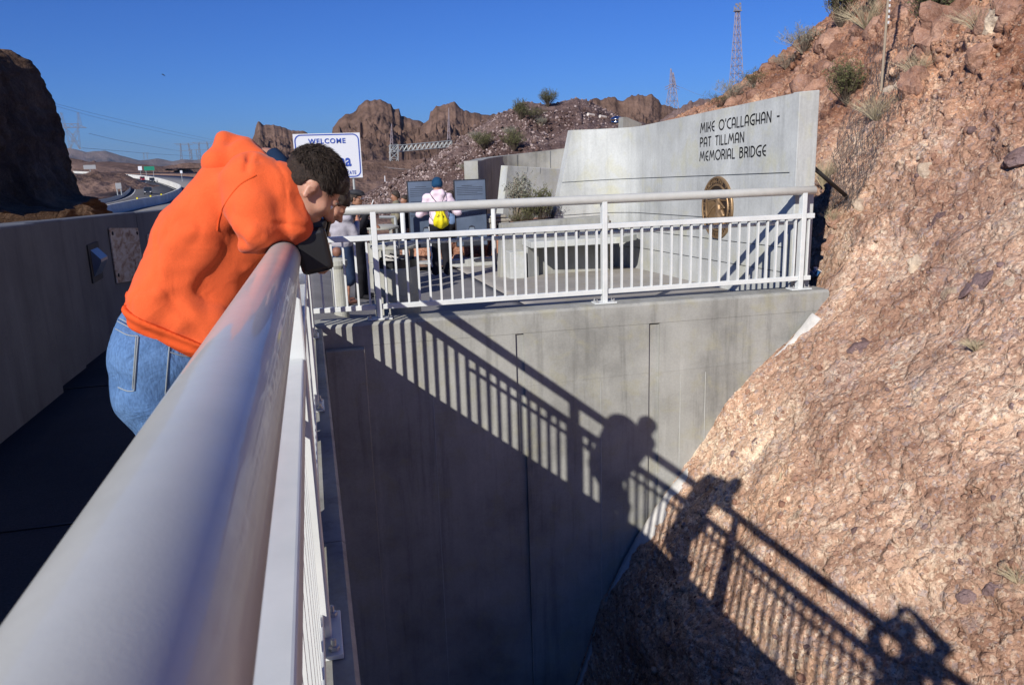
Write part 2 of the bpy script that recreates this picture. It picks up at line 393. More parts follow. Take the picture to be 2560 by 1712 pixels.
# ---- signed-distance bodies meshed with surface nets (one continuous surface)
def A(p): return np.array(p, float)
def cone(a, b, ra, rb=None): return ('c', A(a), A(b), ra, ra if rb is None else rb)
def ell(c, r, R=None): return ('e', A(c), A(r), R)
def sd(p, P):
    if p[0] == 'c':
        a, b, ra, rb = p[1:5]; ab = b-a; t = np.clip(((P-a)@ab)/max(1e-9, ab@ab), 0, 1)
        return np.sqrt(((P-a-t[..., None]*ab)**2).sum(-1))-(ra+(rb-ra)*t)
    q = P-p[1]
    if p[3] is not None: q = q@p[3]
    k0 = np.sqrt(((q/p[2])**2).sum(-1)); k1 = np.sqrt(((q/p[2]**2)**2).sum(-1))+1e-9
    return k0*(k0-1)/k1
def smin(a, b, k):
    h = np.maximum(k-np.abs(a-b), 0)/k; return np.minimum(a, b)-h*h*k*.25
def union(prims, P, k):
    d = None
    for p in prims:
        kk = k
        if isinstance(p, tuple) and p[0] == 'k': kk = p[1]; p = p[2]
        s = sd(p, P); d = s if d is None else smin(d, s, kk)
    return d
def bounds(prims, pad):
    lo = A((1e9,)*3); hi = -lo
    for p in prims:
        if p[0] == 'k': p = p[2]
        if p[0] == 'c':
            r = max(p[3], p[4]); lo = np.minimum(lo, np.minimum(p[1], p[2])-r); hi = np.maximum(hi, np.maximum(p[1], p[2])+r)
        else: r = max(p[2]); lo = np.minimum(lo, p[1]-r); hi = np.maximum(hi, p[1]+r)
    return lo-pad, hi+pad
def snets(fn, lo, hi, h):
    n = np.ceil((hi-lo)/h).astype(int)+1
    ax = [lo[i]+h*np.arange(n[i]) for i in range(3)]
    P = np.stack(np.meshgrid(*ax, indexing='ij'), -1); D = fn(P)
    nx, ny, nz = n; ins = D < 0
    cs = np.zeros((nx-1, ny-1, nz-1, 3)); cn = np.zeros((nx-1, ny-1, nz-1))
    S = lambda a, i, j, k: a[i:nx-1+i, j:ny-1+j, k:nz-1+k]
    for c0 in ((0, 0, 0), (1, 0, 0), (0, 1, 0), (0, 0, 1), (1, 1, 0), (1, 0, 1), (0, 1, 1)):
        for axn in range(3):
            if c0[axn]: continue
            c1 = list(c0); c1[axn] = 1
            a = S(D, *c0); b = S(D, *c1); m = (a < 0) != (b < 0)
            t = np.where(m, a/np.where(m, a-b, 1), 0)
            for q in range(3):
                cs[..., q] += np.where(m, c0[q]+(t if q == axn else 0), 0)
            cn += m
    act = cn > 0; idx = -np.ones(act.shape, np.int64); idx[act] = np.arange(act.sum())
    I = np.argwhere(act); V = lo+h*(I+cs[act]/cn[act][:, None])
    F = []
    for axn in range(3):
        a = [slice(0, q-1) if i == axn else slice(1, q-1) for i, q in enumerate(n)]
        b = [slice(1, q) if i == axn else slice(1, q-1) for i, q in enumerate(n)]
        s0 = ins[tuple(a)]; s1 = ins[tuple(b)]; E = np.argwhere(s0 != s1)
        if not len(E): continue
        fl = s0[tuple(E.T)]
        E = E+np.array([0 if i == axn else 1 for i in range(3)])
        u, v = (axn+1) % 3, (axn+2) % 3; du = np.zeros(3, int); dv = du.copy(); du[u] = 1; dv[v] = 1
        q = [idx[tuple((E-x).T)] for x in (du*0, du, du+dv, dv)]
        Q = np.stack(q, 1); Q[~fl] = Q[~fl][:, ::-1]; F.append(Q)
    return V, np.concatenate(F)[:, ::-1] if False else np.concatenate(F)
def sdfobj(name, prims, m, parent, k=.05, h=.02, disp=None, cut=None, extra=None):
    lo, hi = bounds(prims, .03+h*2)
    def fn(P):
        d = union(prims, P, k)
        if extra is not None: d = extra(P, d)
        if disp is not None: d = d+disp(P)
        if cut is not None: d = np.maximum(d, cut(P))
        return d
    V, F = snets(fn, lo, hi, h)
    return npmesh(name, V, F, m, parent)
def lerp(a, b, t): return A(a)*(1-t)+A(b)*t
#BUILD
# ================================================================== setting
# ---- desert ground sheet to the horizon
N = 60; r = np.concatenate([[0], np.geomspace(60, 12000, N)]); t = np.linspace(0, 2*math.pi, 97)[:-1]
V = [(0, 0, -13)]; F = []
for i in range(1, len(r)):
    for a in t:
        x, y = r[i]*math.cos(a), r[i]*math.sin(a)
        V.append((x, y, -13))
V = np.array(V, float); V[:, 2] = -13+5*fbm(V*.003+[0, 0, 0], 4, 3)*sstep(300, 1500, np.hypot(V[:, 0], V[:, 1]))
k = 96
F = [(0, 1+j, 1+(j+1) % k, 1+(j+1) % k) for j in range(k)]
F3 = [(0, 1+j, 1+(j+1) % k) for j in range(k)]
F = [(1+i*k+j, 1+(i+1)*k+j, 1+(i+1)*k+(j+1) % k, 1+i*k+(j+1) % k) for i in range(len(r)-2) for j in range(k)]
mb = MB(); mb.v = [tuple(q) for q in V]; mb.f = F3+F; tag(mb.build('ground', M['desert']), kind='structure')

def wallY(x): return 9.53-.035*x                 # plane of the deep wall below the plaza fence
SLOPE = -.037
# ---- right-hand rock hill: profiles across it at several distances
KA = [(-.5, -9.8), (1.9, -8.2), (2.95, -5.6), (3.42, -4.15), (4.05, -3.12), (4.82, -2.15), (5.62, -1.0), (6.62, -.1), (7.5, .95), (8.6, 2.3), (10, 3.9), (12, 6.2), (15, 9.5), (20, 14)]
sil = [(1690, 305), (1735, 275), (1795, 250), (1862, 222), (1937, 165), (2040, 102), (2160, 0)]
KC = [(0, -9.5), (2, -8), (4, -5), (5, -3), (6, -2), (7.2, -1.2), (9.2, 0)]+[(float(at(x, y, 27)[0]), float(at(x, y, 27)[2])) for x, y in sil]
KD = [(x*1.02, -7+.25*z) for x, z in KC]
keys = [(-9.0, KA), (9.4, KA), (27.0, KC), (40.0, KD)]
nu, nv = 900, 620
def catmull(pts, n):
    P = np.array(pts, float); P = np.vstack([2*P[0]-P[1], P, 2*P[-1]-P[-2]]); s = np.linspace(0, len(pts)-1.0001, n) if n < 800 else np.interp(np.linspace(0, 1, n), [0, .06, .80, 1], [0, 1.6, 10.6, len(pts)-1.0001]); i = s.astype(int); f = (s-i)[:, None]
    p0, p1, p2, p3 = P[i], P[i+1], P[i+2], P[i+3]
    return .5*((2*p1)+(-p0+p2)*f+(2*p0-5*p1+4*p2-p3)*f*f+(-p0+3*p1-3*p2+p3)*f**3)
prof = [(y, catmull(K, nu)) for y, K in keys]
ys = np.concatenate([np.linspace(-9, 2.5, 40)[:-1], np.linspace(2.5, 13, 470)[:-1], np.linspace(13, 29, 200)[:-1], np.linspace(29, 40, 33)])
nv = len(ys); HV = np.zeros((nv, nu, 3))
for j, y in enumerate(ys):
    for (ya, pa), (yb, pb) in zip(prof, prof[1:]):
        if y <= yb+1e-6:
            f = (y-ya)/(yb-ya); f = f if ya < 9 or ya > 20 else f**1.0
            if ya > 20: f = f*f
            p = pa*(1-f)+pb*f; break
    HV[j, :, 0] = p[:, 0]; HV[j, :, 1] = y; HV[j, :, 2] = p[:, 1]
def gridnorm(H):
    a = np.gradient(H, axis=0); b = np.gradient(H, axis=1); c = np.cross(b, a); return c/np.linalg.norm(c, axis=-1, keepdims=True)
Nn = gridnorm(HV); Nn = np.where(Nn[..., 2:3] < 0, -Nn, Nn)
P = HV
strat = P@np.array([[.9, 0, .44], [0, 1, 0], [-.44, 0, .9]])
warp = P+.25*np.stack([fbm(P*1.3, 2, 5), fbm(P*1.3, 2, 6), fbm(P*1.3, 2, 7)], -1)
f1, f2, cid = voro(warp*.85*np.array([1, 1, 1.4]), 9); g1, g2, gid = voro(warp*2.6, 19); s1, s2, sid = voro(P*7.5+.3*warp, 29)
upper = sstep(-.5, 4.5, P[..., 2])               # coarser and more broken towards the top
d = .17*fbm(P*.45, 3, 11)+(.035+.08*upper)*ridged(P*np.array([.9, .9, 1.6]), 3, 12)-.10
d += (.025+.22*upper)*(cid-.5)*sstep(.02, .16, f2-f1)+(.012+.07*upper)*(gid-.5)*sstep(.03, .2, g2-g1)
d += np.where(sid > .72, .03, 0.0)*sstep(.02, .25, s2-s1)*(.6+.8*upper)+.009*fbm(P*9, 3, 14)+.009*fbm(P*24, 3, 15)
d += .05*ridged(P*np.array([2.2, 2.2, 4.5]), 3, 21)*(.25+upper)-.03
tt = P@np.array([-.30, .22, .95])*1.5+.9*fbm(P*.8, 3, 83); sw = tt-np.floor(tt); d += .085*(sw-.5)*sstep(-.05, .35, fbm(P*.6, 2, 85))*(.6+.6*upper)
dust = sstep(-.25, .35, fbm(P*.55, 3, 77)+.5*upper)
h1, h2, hid = voro(P*np.array([13, 13, 17]), 39); d += .020*(hid-.4)*sstep(.02, .2, h2-h1)*(hid > .45)*(.25+.75*dust); e1_, e2_, eid = voro(warp*np.array([4.2, 4.2, 7.5]), 49); d += .05*(eid-.5)*sstep(.0, .10, e2_-e1_)*(.10+.3*dust+upper)
near = np.exp(-((P[..., 1]-9.5)/1.0)**2)*(P[..., 0] < 7.2); d = np.where(P[..., 1] > 8.4, d*(1-.5*near), d)
HV = HV+Nn*d[..., None]
# keep the rock out of the plaza and behind the memorial wall
m = (HV[..., 1] > 9.62) & (HV[..., 0] < 6.95)
HV[..., 2] = np.where(m, np.minimum(HV[..., 2], -1.2), HV[..., 2])
# a short gully right behind the end of the memorial wall
gl = np.exp(-((HV[..., 0]-7.02)/.28)**2)*sstep(9.55, 9.9, HV[..., 1]); HV[..., 2] -= .75*gl
idx = np.arange(nu*nv).reshape(nv, nu)
F = np.stack([idx[:-1, :-1], idx[:-1, 1:], idx[1:, 1:], idx[1:, :-1]], -1).reshape(-1, 4)
hill = npmesh('rocky_hillside', HV.reshape(-1, 3), F, M['rock'], smooth=False); tag(hill, kind='structure')
HN = gridnorm(HV); HN = np.where(HN[..., 2:3] < 0, -HN, HN)
from mathutils.bvhtree import BVHTree
hb = BVHTree.FromPolygons([tuple(q) for q in HV[::3, ::3].reshape(-1, 3)], [tuple(int(i) for i in q) for q in (lambda s: np.stack([s[:-1, :-1], s[:-1, 1:], s[1:, 1:], s[1:, :-1]], -1).reshape(-1, 4))(np.arange(len(HV[::3])*len(HV[0, ::3])).reshape(len(HV[::3]), -1))])
def hit(x, y):
    "where the line of sight through a pixel meets the hill"
    q = ray(x, y); h = hb.ray_cast(Vector(CAM), Vector(q)); return (h[0], h[1]) if h[0] is not None else (None, None)
def hillup(x, y):
    h = hb.ray_cast(Vector((x, y, 30)), Vector((0, 0, -1))); return h[0]

# ---- generic rock meshes
def rockmesh(seed, sub=2, rough=.28, flat=1.0):
    import bmesh
    bm = bmesh.new(); bmesh.ops.create_icosphere(bm, subdivisions=sub, radius=1.0)
    V = np.array([v.co[:] for v in bm.verts]); rs = np.random.RandomState(seed)
    for i in range(9 if sub > 1 else 6):          # cut flat facets
        n_ = rs.randn(3); n_ /= np.linalg.norm(n_); dd = rs.uniform(.62, .9); s_ = V@n_; V = V-np.outer(np.maximum(s_-dd, 0), n_)*.92
    V *= (1+rough*fbm(V*1.6+seed*7.1, 3, seed))[:, None]; V[:, 2] *= flat
    me = bpy.data.meshes.new('rock')
    me.from_pydata([tuple(q) for q in V], [], [tuple(v.index for v in f.verts) for f in bm.faces]); bm.free(); return me
def stonestuff(name, pts, nrm, sizes, mt, seed=3, parent=None, sub=1):
    base = [rockmesh(seed+i, sub) for i in range(5)]; VV = []; FF = []; k = 0; rs = np.random.RandomState(seed)
    arr = [(np.array([v.co[:] for v in b.vertices]), np.array([p.vertices[:] for p in b.polygons])) for b in base]
    for p, n_, s in zip(pts, nrm, sizes):
        v, f = arr[rs.randint(5)]
        R = np.array(Matrix.Rotation(rs.uniform(0, 6.3), 3, Vector(rs.randn(3)).normalized())); sc = s*rs.uniform(.6, 1.25, 3)
        VV.append((v*sc)@R.T+p); FF.append(f+k); k += len(v)
    return npmesh(name, np.concatenate(VV), np.concatenate(FF), mt, parent, smooth=False)
rs = np.random.RandomState(5)
def scatter(n, mt, lo, hi_, pw, zmin, name, seed, xmin=3.0, ymin=3.0, ymax=27):
    J = rs.randint(0, nv, n*6); I = rs.randint(0, nu, n*6); P_ = HV[J, I]; N_ = HN[J, I]
    ok = (P_[:, 1] > ymin) & (P_[:, 1] < ymax) & (P_[:, 0] > xmin) & (P_[:, 2] > zmin) & ~((P_[:, 1] > 9.3) & (P_[:, 0] < 7.15)) & ~((P_[:, 1] > 8.9) & (P_[:, 0] < 5.0))
    P_ = P_[ok][:n]; N_ = N_[ok][:n]; s = lo+(hi_-lo)*rs.rand(len(P_))**pw
    s = s*(.75+.5*sstep(0, 5, P_[:, 2]))
    return tag(stonestuff(name, P_-N_*s[:, None]*.25, N_, s, mt, seed), 'loose stones strewn over the red rock hillside', 'loose stones', kind='stuff')
scatter(4200, M['rock2'], .010, .09, 6, -5, 'red_loose_stones', 11)
scatter(5200, M['rock'], .010, .10, 6, -5, 'tan_loose_stones', 12)
scatter(9000, M['rock'], .006, .028, 2, -4, 'gravel', 16, ymax=13); scatter(5000, M['rock2'], .006, .024, 2, -4, 'gravel', 17, ymax=13); scatter(3500, M['rockp'], .005, .018, 2, -4, 'gravel', 18, ymax=12)
scatter(2600, M['rockp'], .008, .05, 4, -5, 'pale_loose_stones', 13)
scatter(1400, M['rockm'], .012, .07, 4, -5, 'mauve_loose_stones', 14)
scatter(900, M['rock2'], .06, .30, 3, 3.2, 'broken_upper_stones', 15, ymin=8)

# ---- walkway and plaza ground
def gridsheet(name, x0, x1, y0, y1, zf, m, nx=30, ny=40, thick=.25, skip=None):
    xs = np.linspace(x0, x1, nx); yy = np.linspace(y0, y1, ny); V = np.array([[(x, y, zf(x, y)) for x in xs] for y in yy]).reshape(-1, 3)
    i = np.arange(nx*ny).reshape(ny, nx); F = np.stack([i[:-1, :-1], i[:-1, 1:], i[1:, 1:], i[1:, :-1]], -1).reshape(-1, 4)
    V2 = V-np.array([0, 0, thick]); n = len(V); F2 = F[:, ::-1]+n
    e = [(i[0, :], 0), (i[-1, ::-1], 0), (i[::-1, 0], 0), (i[:, -1], 0)]; S = []
    for b, _ in e:
        for a, c in zip(b, b[1:]): S.append((c, a, a+n, c+n))
    return npmesh(name, np.concatenate([V, V2]), np.concatenate([F, F2, np.array(S)]), m, smooth=False)
def zwalk(x, y): return .33+SLOPE*y
def zplaza(x, y):
    a = zwalk(x, y); b = -.245-.033*(y-10); t = float(sstep(-.1, .9, x)); return a*(1-t)+b*t
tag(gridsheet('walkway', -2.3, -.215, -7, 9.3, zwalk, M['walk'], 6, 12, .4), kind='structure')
tag(gridsheet('plaza_pavement', -2.3, 3.05, 9.3, 19.5, lambda x, y: zplaza(x, y), M['asph'], 44, 30, .3), kind='structure') if False else None
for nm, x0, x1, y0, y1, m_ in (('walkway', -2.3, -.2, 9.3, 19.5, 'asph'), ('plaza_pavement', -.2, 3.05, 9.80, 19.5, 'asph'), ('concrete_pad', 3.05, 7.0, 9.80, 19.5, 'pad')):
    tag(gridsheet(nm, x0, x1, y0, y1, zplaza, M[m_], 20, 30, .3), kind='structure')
# floor joints of the walkway
for i, y in enumerate((4.1, 7.35)):
    mb = MB(); mb.box((-1.26, y, zwalk(0, y)+.004), (2.05, .018, .006), Matrix.Rotation(math.atan(SLOPE), 3, 'X')); tag(mb.build('walkway_joint', M['black']), kind='structure')

# ---- deep retaining wall below the plaza fence
W = thing('retaining_wall', (3, 9.6, -5), 'tall grey concrete retaining wall dropping from the plaza fence into the shaded pit', 'retaining wall')
def wp(x, z, off=0.0): return (x, wallY(x)-off, z)
# front face in segments leaving real grooves
gro = [(2.38, 2.49, -.28), (4.17, 4.32, -.30)]
xs = [0.0, 2.38, 2.49, 4.17, 4.32, 7.4]
def slab(x0, x1, z0, z1, f0, back, m_, name, par, bevel=0.0):
    mb = MB(); mb.prism([wp(x0, z0, f0), wp(x1, z0, f0), wp(x1, z1, f0), wp(x0, z1, f0)], (0, back, 0)); return mb.build(name, m_, par, bevel=bevel)
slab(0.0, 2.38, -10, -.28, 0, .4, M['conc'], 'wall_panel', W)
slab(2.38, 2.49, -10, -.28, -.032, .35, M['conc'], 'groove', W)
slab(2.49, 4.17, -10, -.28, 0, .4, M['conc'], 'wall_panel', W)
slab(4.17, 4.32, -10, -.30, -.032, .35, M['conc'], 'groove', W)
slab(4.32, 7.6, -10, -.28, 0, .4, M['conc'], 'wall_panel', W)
# coping with small chamfer
cap = MB(); cap.prism([(-.2, wallY(-.2), -.28), (-.2, wallY(-.2), -.03), (-.2, wallY(-.2)+.03, 0), (-.2, wallY(-.2)+.42, 0), (-.2, wallY(-.2)+.42, -.28)], (6.98, -.035*6.98, 0))
cap.build('coping', M['conc'], W, bevel=.006)
for x in (.55,):
    mb = MB(); mb.prism([wp(.04, -10, .14), wp(.50, -10, .14), wp(.50, -.285, .14), wp(.04, -.285, .14)], (0, .135, 0)); mb.build('pilaster', M['conc'], W, bevel=.01)
for z0, x0, x1 in ((-.97, 2.5, 4.165), (-.95, 4.325, 6.0)):
    mb = MB(); mb.prism([wp(x0, z0, .0035), wp(x1, z0+.03, .0035), wp(x1, z0+.042, .0035), wp(x0, z0+.012, .0035)], (0, .003, 0)); mb.build('form_line', M['conc'], W)
for x0 in (4.62, 4.98, 3.5, 1.3):
    mb = MB(); mb.prism([wp(x0, -6, .004), wp(x0+.007, -6, .004), wp(x0+.007, -1.0, .004), wp(x0, -1.0, .004)], (0, .003, 0)); mb.build('form_line', M['conc2'], W)
# ---- near retaining wall and kerb below the long railing
W2 = thing('pit_side_wall', (0, 2, 0), 'concrete kerb and pit wall carrying the long near railing, mostly in shade', 'retaining wall')
mb = MB(); y0, y1 = -7, 9.36; z = lambda y: .35+SLOPE*y
def kerb(y0, y1, name):
    mb = MB()
    mb.prism([(-.21, y0, z(y0)-.5), (.0, y0, z(y0)-.5), (.03, y0, z(y0)-.10), (.03, y0, z(y0)-.015), (.015, y0, z(y0)), (-.21, y0, z(y0))], (0, y1-y0, SLOPE*(y1-y0))); return mb.build(name, M['conc'], W2)
kerb(-7, -.6, 'kerb_stone'); kerb(-.592, 3.4, 'kerb_stone'); kerb(3.408, 6.4, 'kerb_stone'); kerb(6.408, 9.37, 'kerb_stone')
mb = MB(); mb.box((-.15, 1.1, -5.25), (.28, 16.3, 9.5)); mb.build('wall_face', M['conc'], W2)

# ---- sprayed concrete along the joint of wall and rock
T = thing('shotcrete_strip', (5, 9.4, -1), 'pale sprayed concrete strip sealing the sloping joint between wall and red rock', 'concrete strip')
def strip(path, w_, seed):
    pts = []; n_ = 40; P_ = catmull(path, n_); V = []; F = []
    for i, (x, zz) in enumerate(P_):
        t_ = P_[min(i+1, n_-1)]-P_[max(i-1, 0)]; t_ /= np.linalg.norm(t_); nn = np.array([t_[1], -t_[0]]); nn = nn if nn[0] > 0 else -nn
        for j in range(7):
            f = j/6; rr = w_*(1+.25*float(fbm(np.array([[i*.35, j*.1, seed]]), 2)[0])); q = np.array([x, zz])+nn*rr*f
            V.append((q[0], wallY(q[0])-.05-.32*f+.012*float(vnoise(np.array([[i*.6, j*.9, seed]]))[0]), q[1]+.02))
    for i in range(n_-1):
        for j in range(6): a = i*7+j; F.append((a, a+1, a+8, a+7))
    o = npmesh('sprayed_layer', V, F, M['shot'], T, smooth=False); s = o.modifiers.new('solid', 'SOLIDIFY'); s.thickness = .06; s.offset = 0
strip([(6.50, -.32), (6.2, -.66), (5.85, -1.0), (5.7, -1.2)], .36, 1)
strip([(4.78, -2.30), (4.45, -2.66), (4.2, -3.0), (3.85, -3.55), (3.55, -4.2), (3.2, -5.2), (2.9, -6)], .17, 2)

# ================================================================== railings
balm = {}
def railing(name, O, d, perp, slope, L0, L1, posts, label, hand, bal_gap=.134, zb=.155):
    "O = foot of the pipe line on the kerb at s=0, d along, perp = towards the walking side"
    d = Vector(d).normalized(); perp = Vector(perp).normalized()
    Pt = lambda s, z, o=0.0: Vector(O)+d*s+perp*o+Vector((0, 0, z+slope*s))
    R = thing(name, Pt((L0+L1)/2, 0), label, 'railing')
    ang = math.atan2(d.y, d.x); Rz = Matrix.Rotation(ang, 3, 'Z') @ Matrix.Rotation(-math.atan(slope), 3, 'Y')
    Rv = Matrix.Rotation(ang, 3, 'Z')
    mb = MB(); r0 = .0572; pts = [Pt(L0-.02, 1.336), Pt(L0-.008, 1.336), Pt(L0, 1.336)]; rr = [r0*.35, r0*.85, r0]
    nseg = max(2, int((L1-L0)/1.0))
    for i in range(1, nseg+1): pts.append(Pt(L0+(L1-L0)*i/nseg, 1.336)); rr.append(r0)
    pts += [Pt(L1+.008, 1.336), Pt(L1+.02, 1.336)]; rr += [r0*.85, r0*.35]
    mb.tube(pts, rr, 64); mb.build('top_rail', M['pipe'], R, smooth=True)
    ps = [p for p in posts]; sp = [L0]+[p for p in ps]+[L1]
    def beam(nm, a, b, zc, w_, h_):
        if b-a < .03: return
        mb = MB(); mb.box(Pt((a+b)/2, zc), (b-a, w_, h_), Rz); mb.build(nm, M['paint'], R, bevel=.007, seg=3)
    hp = .033
    for a, b in zip(sp, sp[1:]):
        a2 = a+(hp if a in ps else 0); b2 = b-(hp if b in ps else 0)
        beam('mid_rail', a2, b2, 1.0, .088, .066); beam('bottom_rail', a2, b2, zb, .055, .062)
        n_ = int(round((b2-a2)/bal_gap)); 
        if n_ < 1: continue
        st = (b2-a2)/n_
        for i in range(n_):
            s_ = a2+st*(i+.5)
            if 'b' not in balm:
                bm_ = MB(); h = .785; bm_.box((0, 0, h/2), (.024, .038, h)); balm['b'] = bm_.mesh('baluster', M['paint'])
            inst('baluster', balm['b'], R, Pt(s_, zb+.029), (0, 0, ang), (1, 1, (.969-zb-.029)/.785))
    for s_ in ps:
        mb = MB(); mb.box(Pt(s_, .66), (.066, .10, 1.30), Rv); p = mb.build('post', M['paint'], R, bevel=.006, seg=2)
        mb = MB(); mb.box(Pt(s_, .012), (.30, .17, .018), Rz); q = mb.build('base_plate', M['paint'], p, bevel=.003)
        for a in (-1, 1):
            for b in (-1, 1):
                mb = MB(); mb.lathe(Pt(s_+a*.115, .021, b*.055), [(.019, 0), (.019, .014), (.009, .016), (.009, .040), (.004, .043)], 6); mb.build('bolt', M['bolt'], p)
    if hand:
        h0, h1 = hand; mb = MB(); mb.tube([Pt(h0, .89, .11), Pt(h0+.04, .905, .11)]+[Pt(h0+.08+(h1-h0-.12)*i/6, .905, .11) for i in range(7)]+[Pt(h1, .89, .11)], .024, 14)
        mb.build('handrail', M['paint'], R, smooth=True)
        s_ = h0+.12; k_ = 0
        for s_ in [q for p in ps for q in (p-.31, p+.29) if h0 < q < h1]:
            mb = MB(); mb.tube([Pt(s_, 1.0, .045), Pt(s_, .97, .075), Pt(s_, .90, .085), Pt(s_, .865, .095), Pt(s_, .862, .115)], .017, 8); mb.build('bracket', M['paint'], R, smooth=True)
    return R
FO = (-.14, 9.725, 0.0); fd = (1, -.035, 0); fl = math.hypot(1, .035)
railing('plaza_railing', FO, fd, (.035, 1, 0), 0.0, 0.0, 6.74, (.87, 3.77, 6.58), 'white painted steel railing crossing in front of the memorial wall on the concrete edge', (1.0, 6.6))
railing('path_railing', (-.1007, 0, .35), (0, 1, 0), (-1, 0, 0), SLOPE, -6.6, 9.60, (-6.1, -3.9, -.65, 2.60, 5.80, 8.85), 'long white painted railing running from the near left corner away to the plaza', (-5.5, 7.25), .15, .085)

# ================================================================== left parapet
Wp = thing('parapet_wall', (-2.2, 4, 0), 'dark shaded concrete parapet along the left edge of the walkway', 'wall')
zt = lambda y: .33+SLOPE*y
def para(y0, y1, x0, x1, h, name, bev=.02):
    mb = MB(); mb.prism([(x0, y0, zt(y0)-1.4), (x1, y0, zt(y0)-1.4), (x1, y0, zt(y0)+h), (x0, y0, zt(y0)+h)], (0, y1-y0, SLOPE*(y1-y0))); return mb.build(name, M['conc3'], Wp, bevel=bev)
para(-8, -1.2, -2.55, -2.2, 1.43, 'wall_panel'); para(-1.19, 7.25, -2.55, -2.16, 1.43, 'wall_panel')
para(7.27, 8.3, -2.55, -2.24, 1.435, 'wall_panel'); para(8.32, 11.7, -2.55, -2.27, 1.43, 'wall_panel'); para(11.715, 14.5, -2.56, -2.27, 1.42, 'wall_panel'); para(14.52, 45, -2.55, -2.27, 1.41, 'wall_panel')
mb = MB(); mb.prism([(-2.262, 10.05, .60), (-2.262, 11.62, .43), (-2.262, 11.62, 1.12), (-2.262, 10.05, 1.24)], (.012, 0, 0)); pl = mb.build('metal_plate', M['rust'], Wp); pl['label'] = 'rusty bolted metal plate'
for y, z_ in ((10.15, .68), (10.15, 1.17), (11.5, .50), (11.5, 1.06)):
    mb = MB(); mb.lathe((-2.25, y, z_), [(.022, 0), (.022, .012), (.01, .014)], 8, Matrix.Rotation(math.pi/2, 3, 'Y')); mb.build('bolt', M['rubber'], pl)
mb = MB(); mb.box((-2.262, 12.35, .83), (.012, .30, .30)); mb.build('metal_plate', M['rust'], Wp)
mb = MB(); mb.box((-2.262, 9.27, .94), (.014, .44, .40)); fx = mb.build('light_box', M['rubber'], Wp)
mb = MB(); mb.prism([(-2.255, 9.13, .80), (-2.255, 9.13, 1.08), (-2.17, 9.13, .98), (-2.17, 9.13, .95)], (0, .30, 0)); mb.build('hood', M['panel'], fx)

# ================================================================== memorial wall
XW = 6.42
MW = thing('memorial_wall', (XW, 12, -.3), 'tall pale concrete wall with engraved bridge name and round bronze seal', 'memorial wall')
# plan line of the face: parallel to the path, then curving to face the viewer
def facept(s):
    if s < 5.2: return (XW, 9.82+s), (-1, 0)
    a = min(1, (s-5.2)/1.57)*math.pi/2; c = (XW-1.0, 15.02)
    if s < 5.2+1.57: return (c[0]+math.cos(a), c[1]+math.sin(a)), (-math.cos(a), -math.sin(a))
    return (c[0]-(s-6.77), 16.02), (0, -1)
def topz(s): return 2.606-.040*s if s < 5.2 else 2.398-.006*(s-5.2)
def endx(z): return 6.77+.02+.12*(2.4-z)/1.0+.0*(z)      # slanting left end
S_ = list(np.linspace(0, 5.2, 14))+list(np.linspace(5.2, 6.77, 12))[1:]
def wallband(z0f, z1f, inset, name, thick=.28):
    V = []; F = []
    ss = S_+[99]
    for s in ss:
        for zf in (z0f, z1f):
            for back in (0, 1):
                sE = s
                if s == 99: zz = zf(6.9); sE = 6.80+.30*max(0, (2.45-zz))/2.45*1.9
                (x, y), (nx_, ny_) = facept(sE); zz = zf(min(sE, 6.9))
                o_ = -inset if not back else -thick
                V.append((x+nx_*o_*1, y+ny_*o_, zz))
    n = len(ss)
    for i in range(n-1):
        a = i*4; b = a+4
        F += [(a, b, b+2, a+2), (a+1, a+3, b+3, b+1), (a+2, b+2, b+3, a+3), (a, a+1, b+1, b)]
    F += [(0, 2, 3, 1), ((n-1)*4, (n-1)*4+1, (n-1)*4+3, (n-1)*4+2)]
    mb = MB(); mb.v = V; mb.f = F; return mb.build(name, M['conc2'], MW)
gz = [(-.6, .18), (.195, .53), (.545, .88), (.895, 1.56)]
lv = lambda c: (lambda s: c-.033*min(s, 7) if c > -.5 else c-.3)
for i, (a, b) in enumerate(gz):
    wallband(lv(a), lv(b), 0, 'wall_course'); wallband(lv(b), lv(b+.015), .03, 'groove_line')
wallband(lv(1.575), topz, 0, 'wall_course')
# thick end pier facing the railing
mb = MB(); mb.prism([(XW-.012, 9.815, -.5), (XW+.29, 9.815, -.5), (XW+.29, 9.815, 2.635), (XW-.012, 9.815, 2.615)], (0, -.16, 0)); mb.build('end_pier', M['conc2'], MW, bevel=.012)
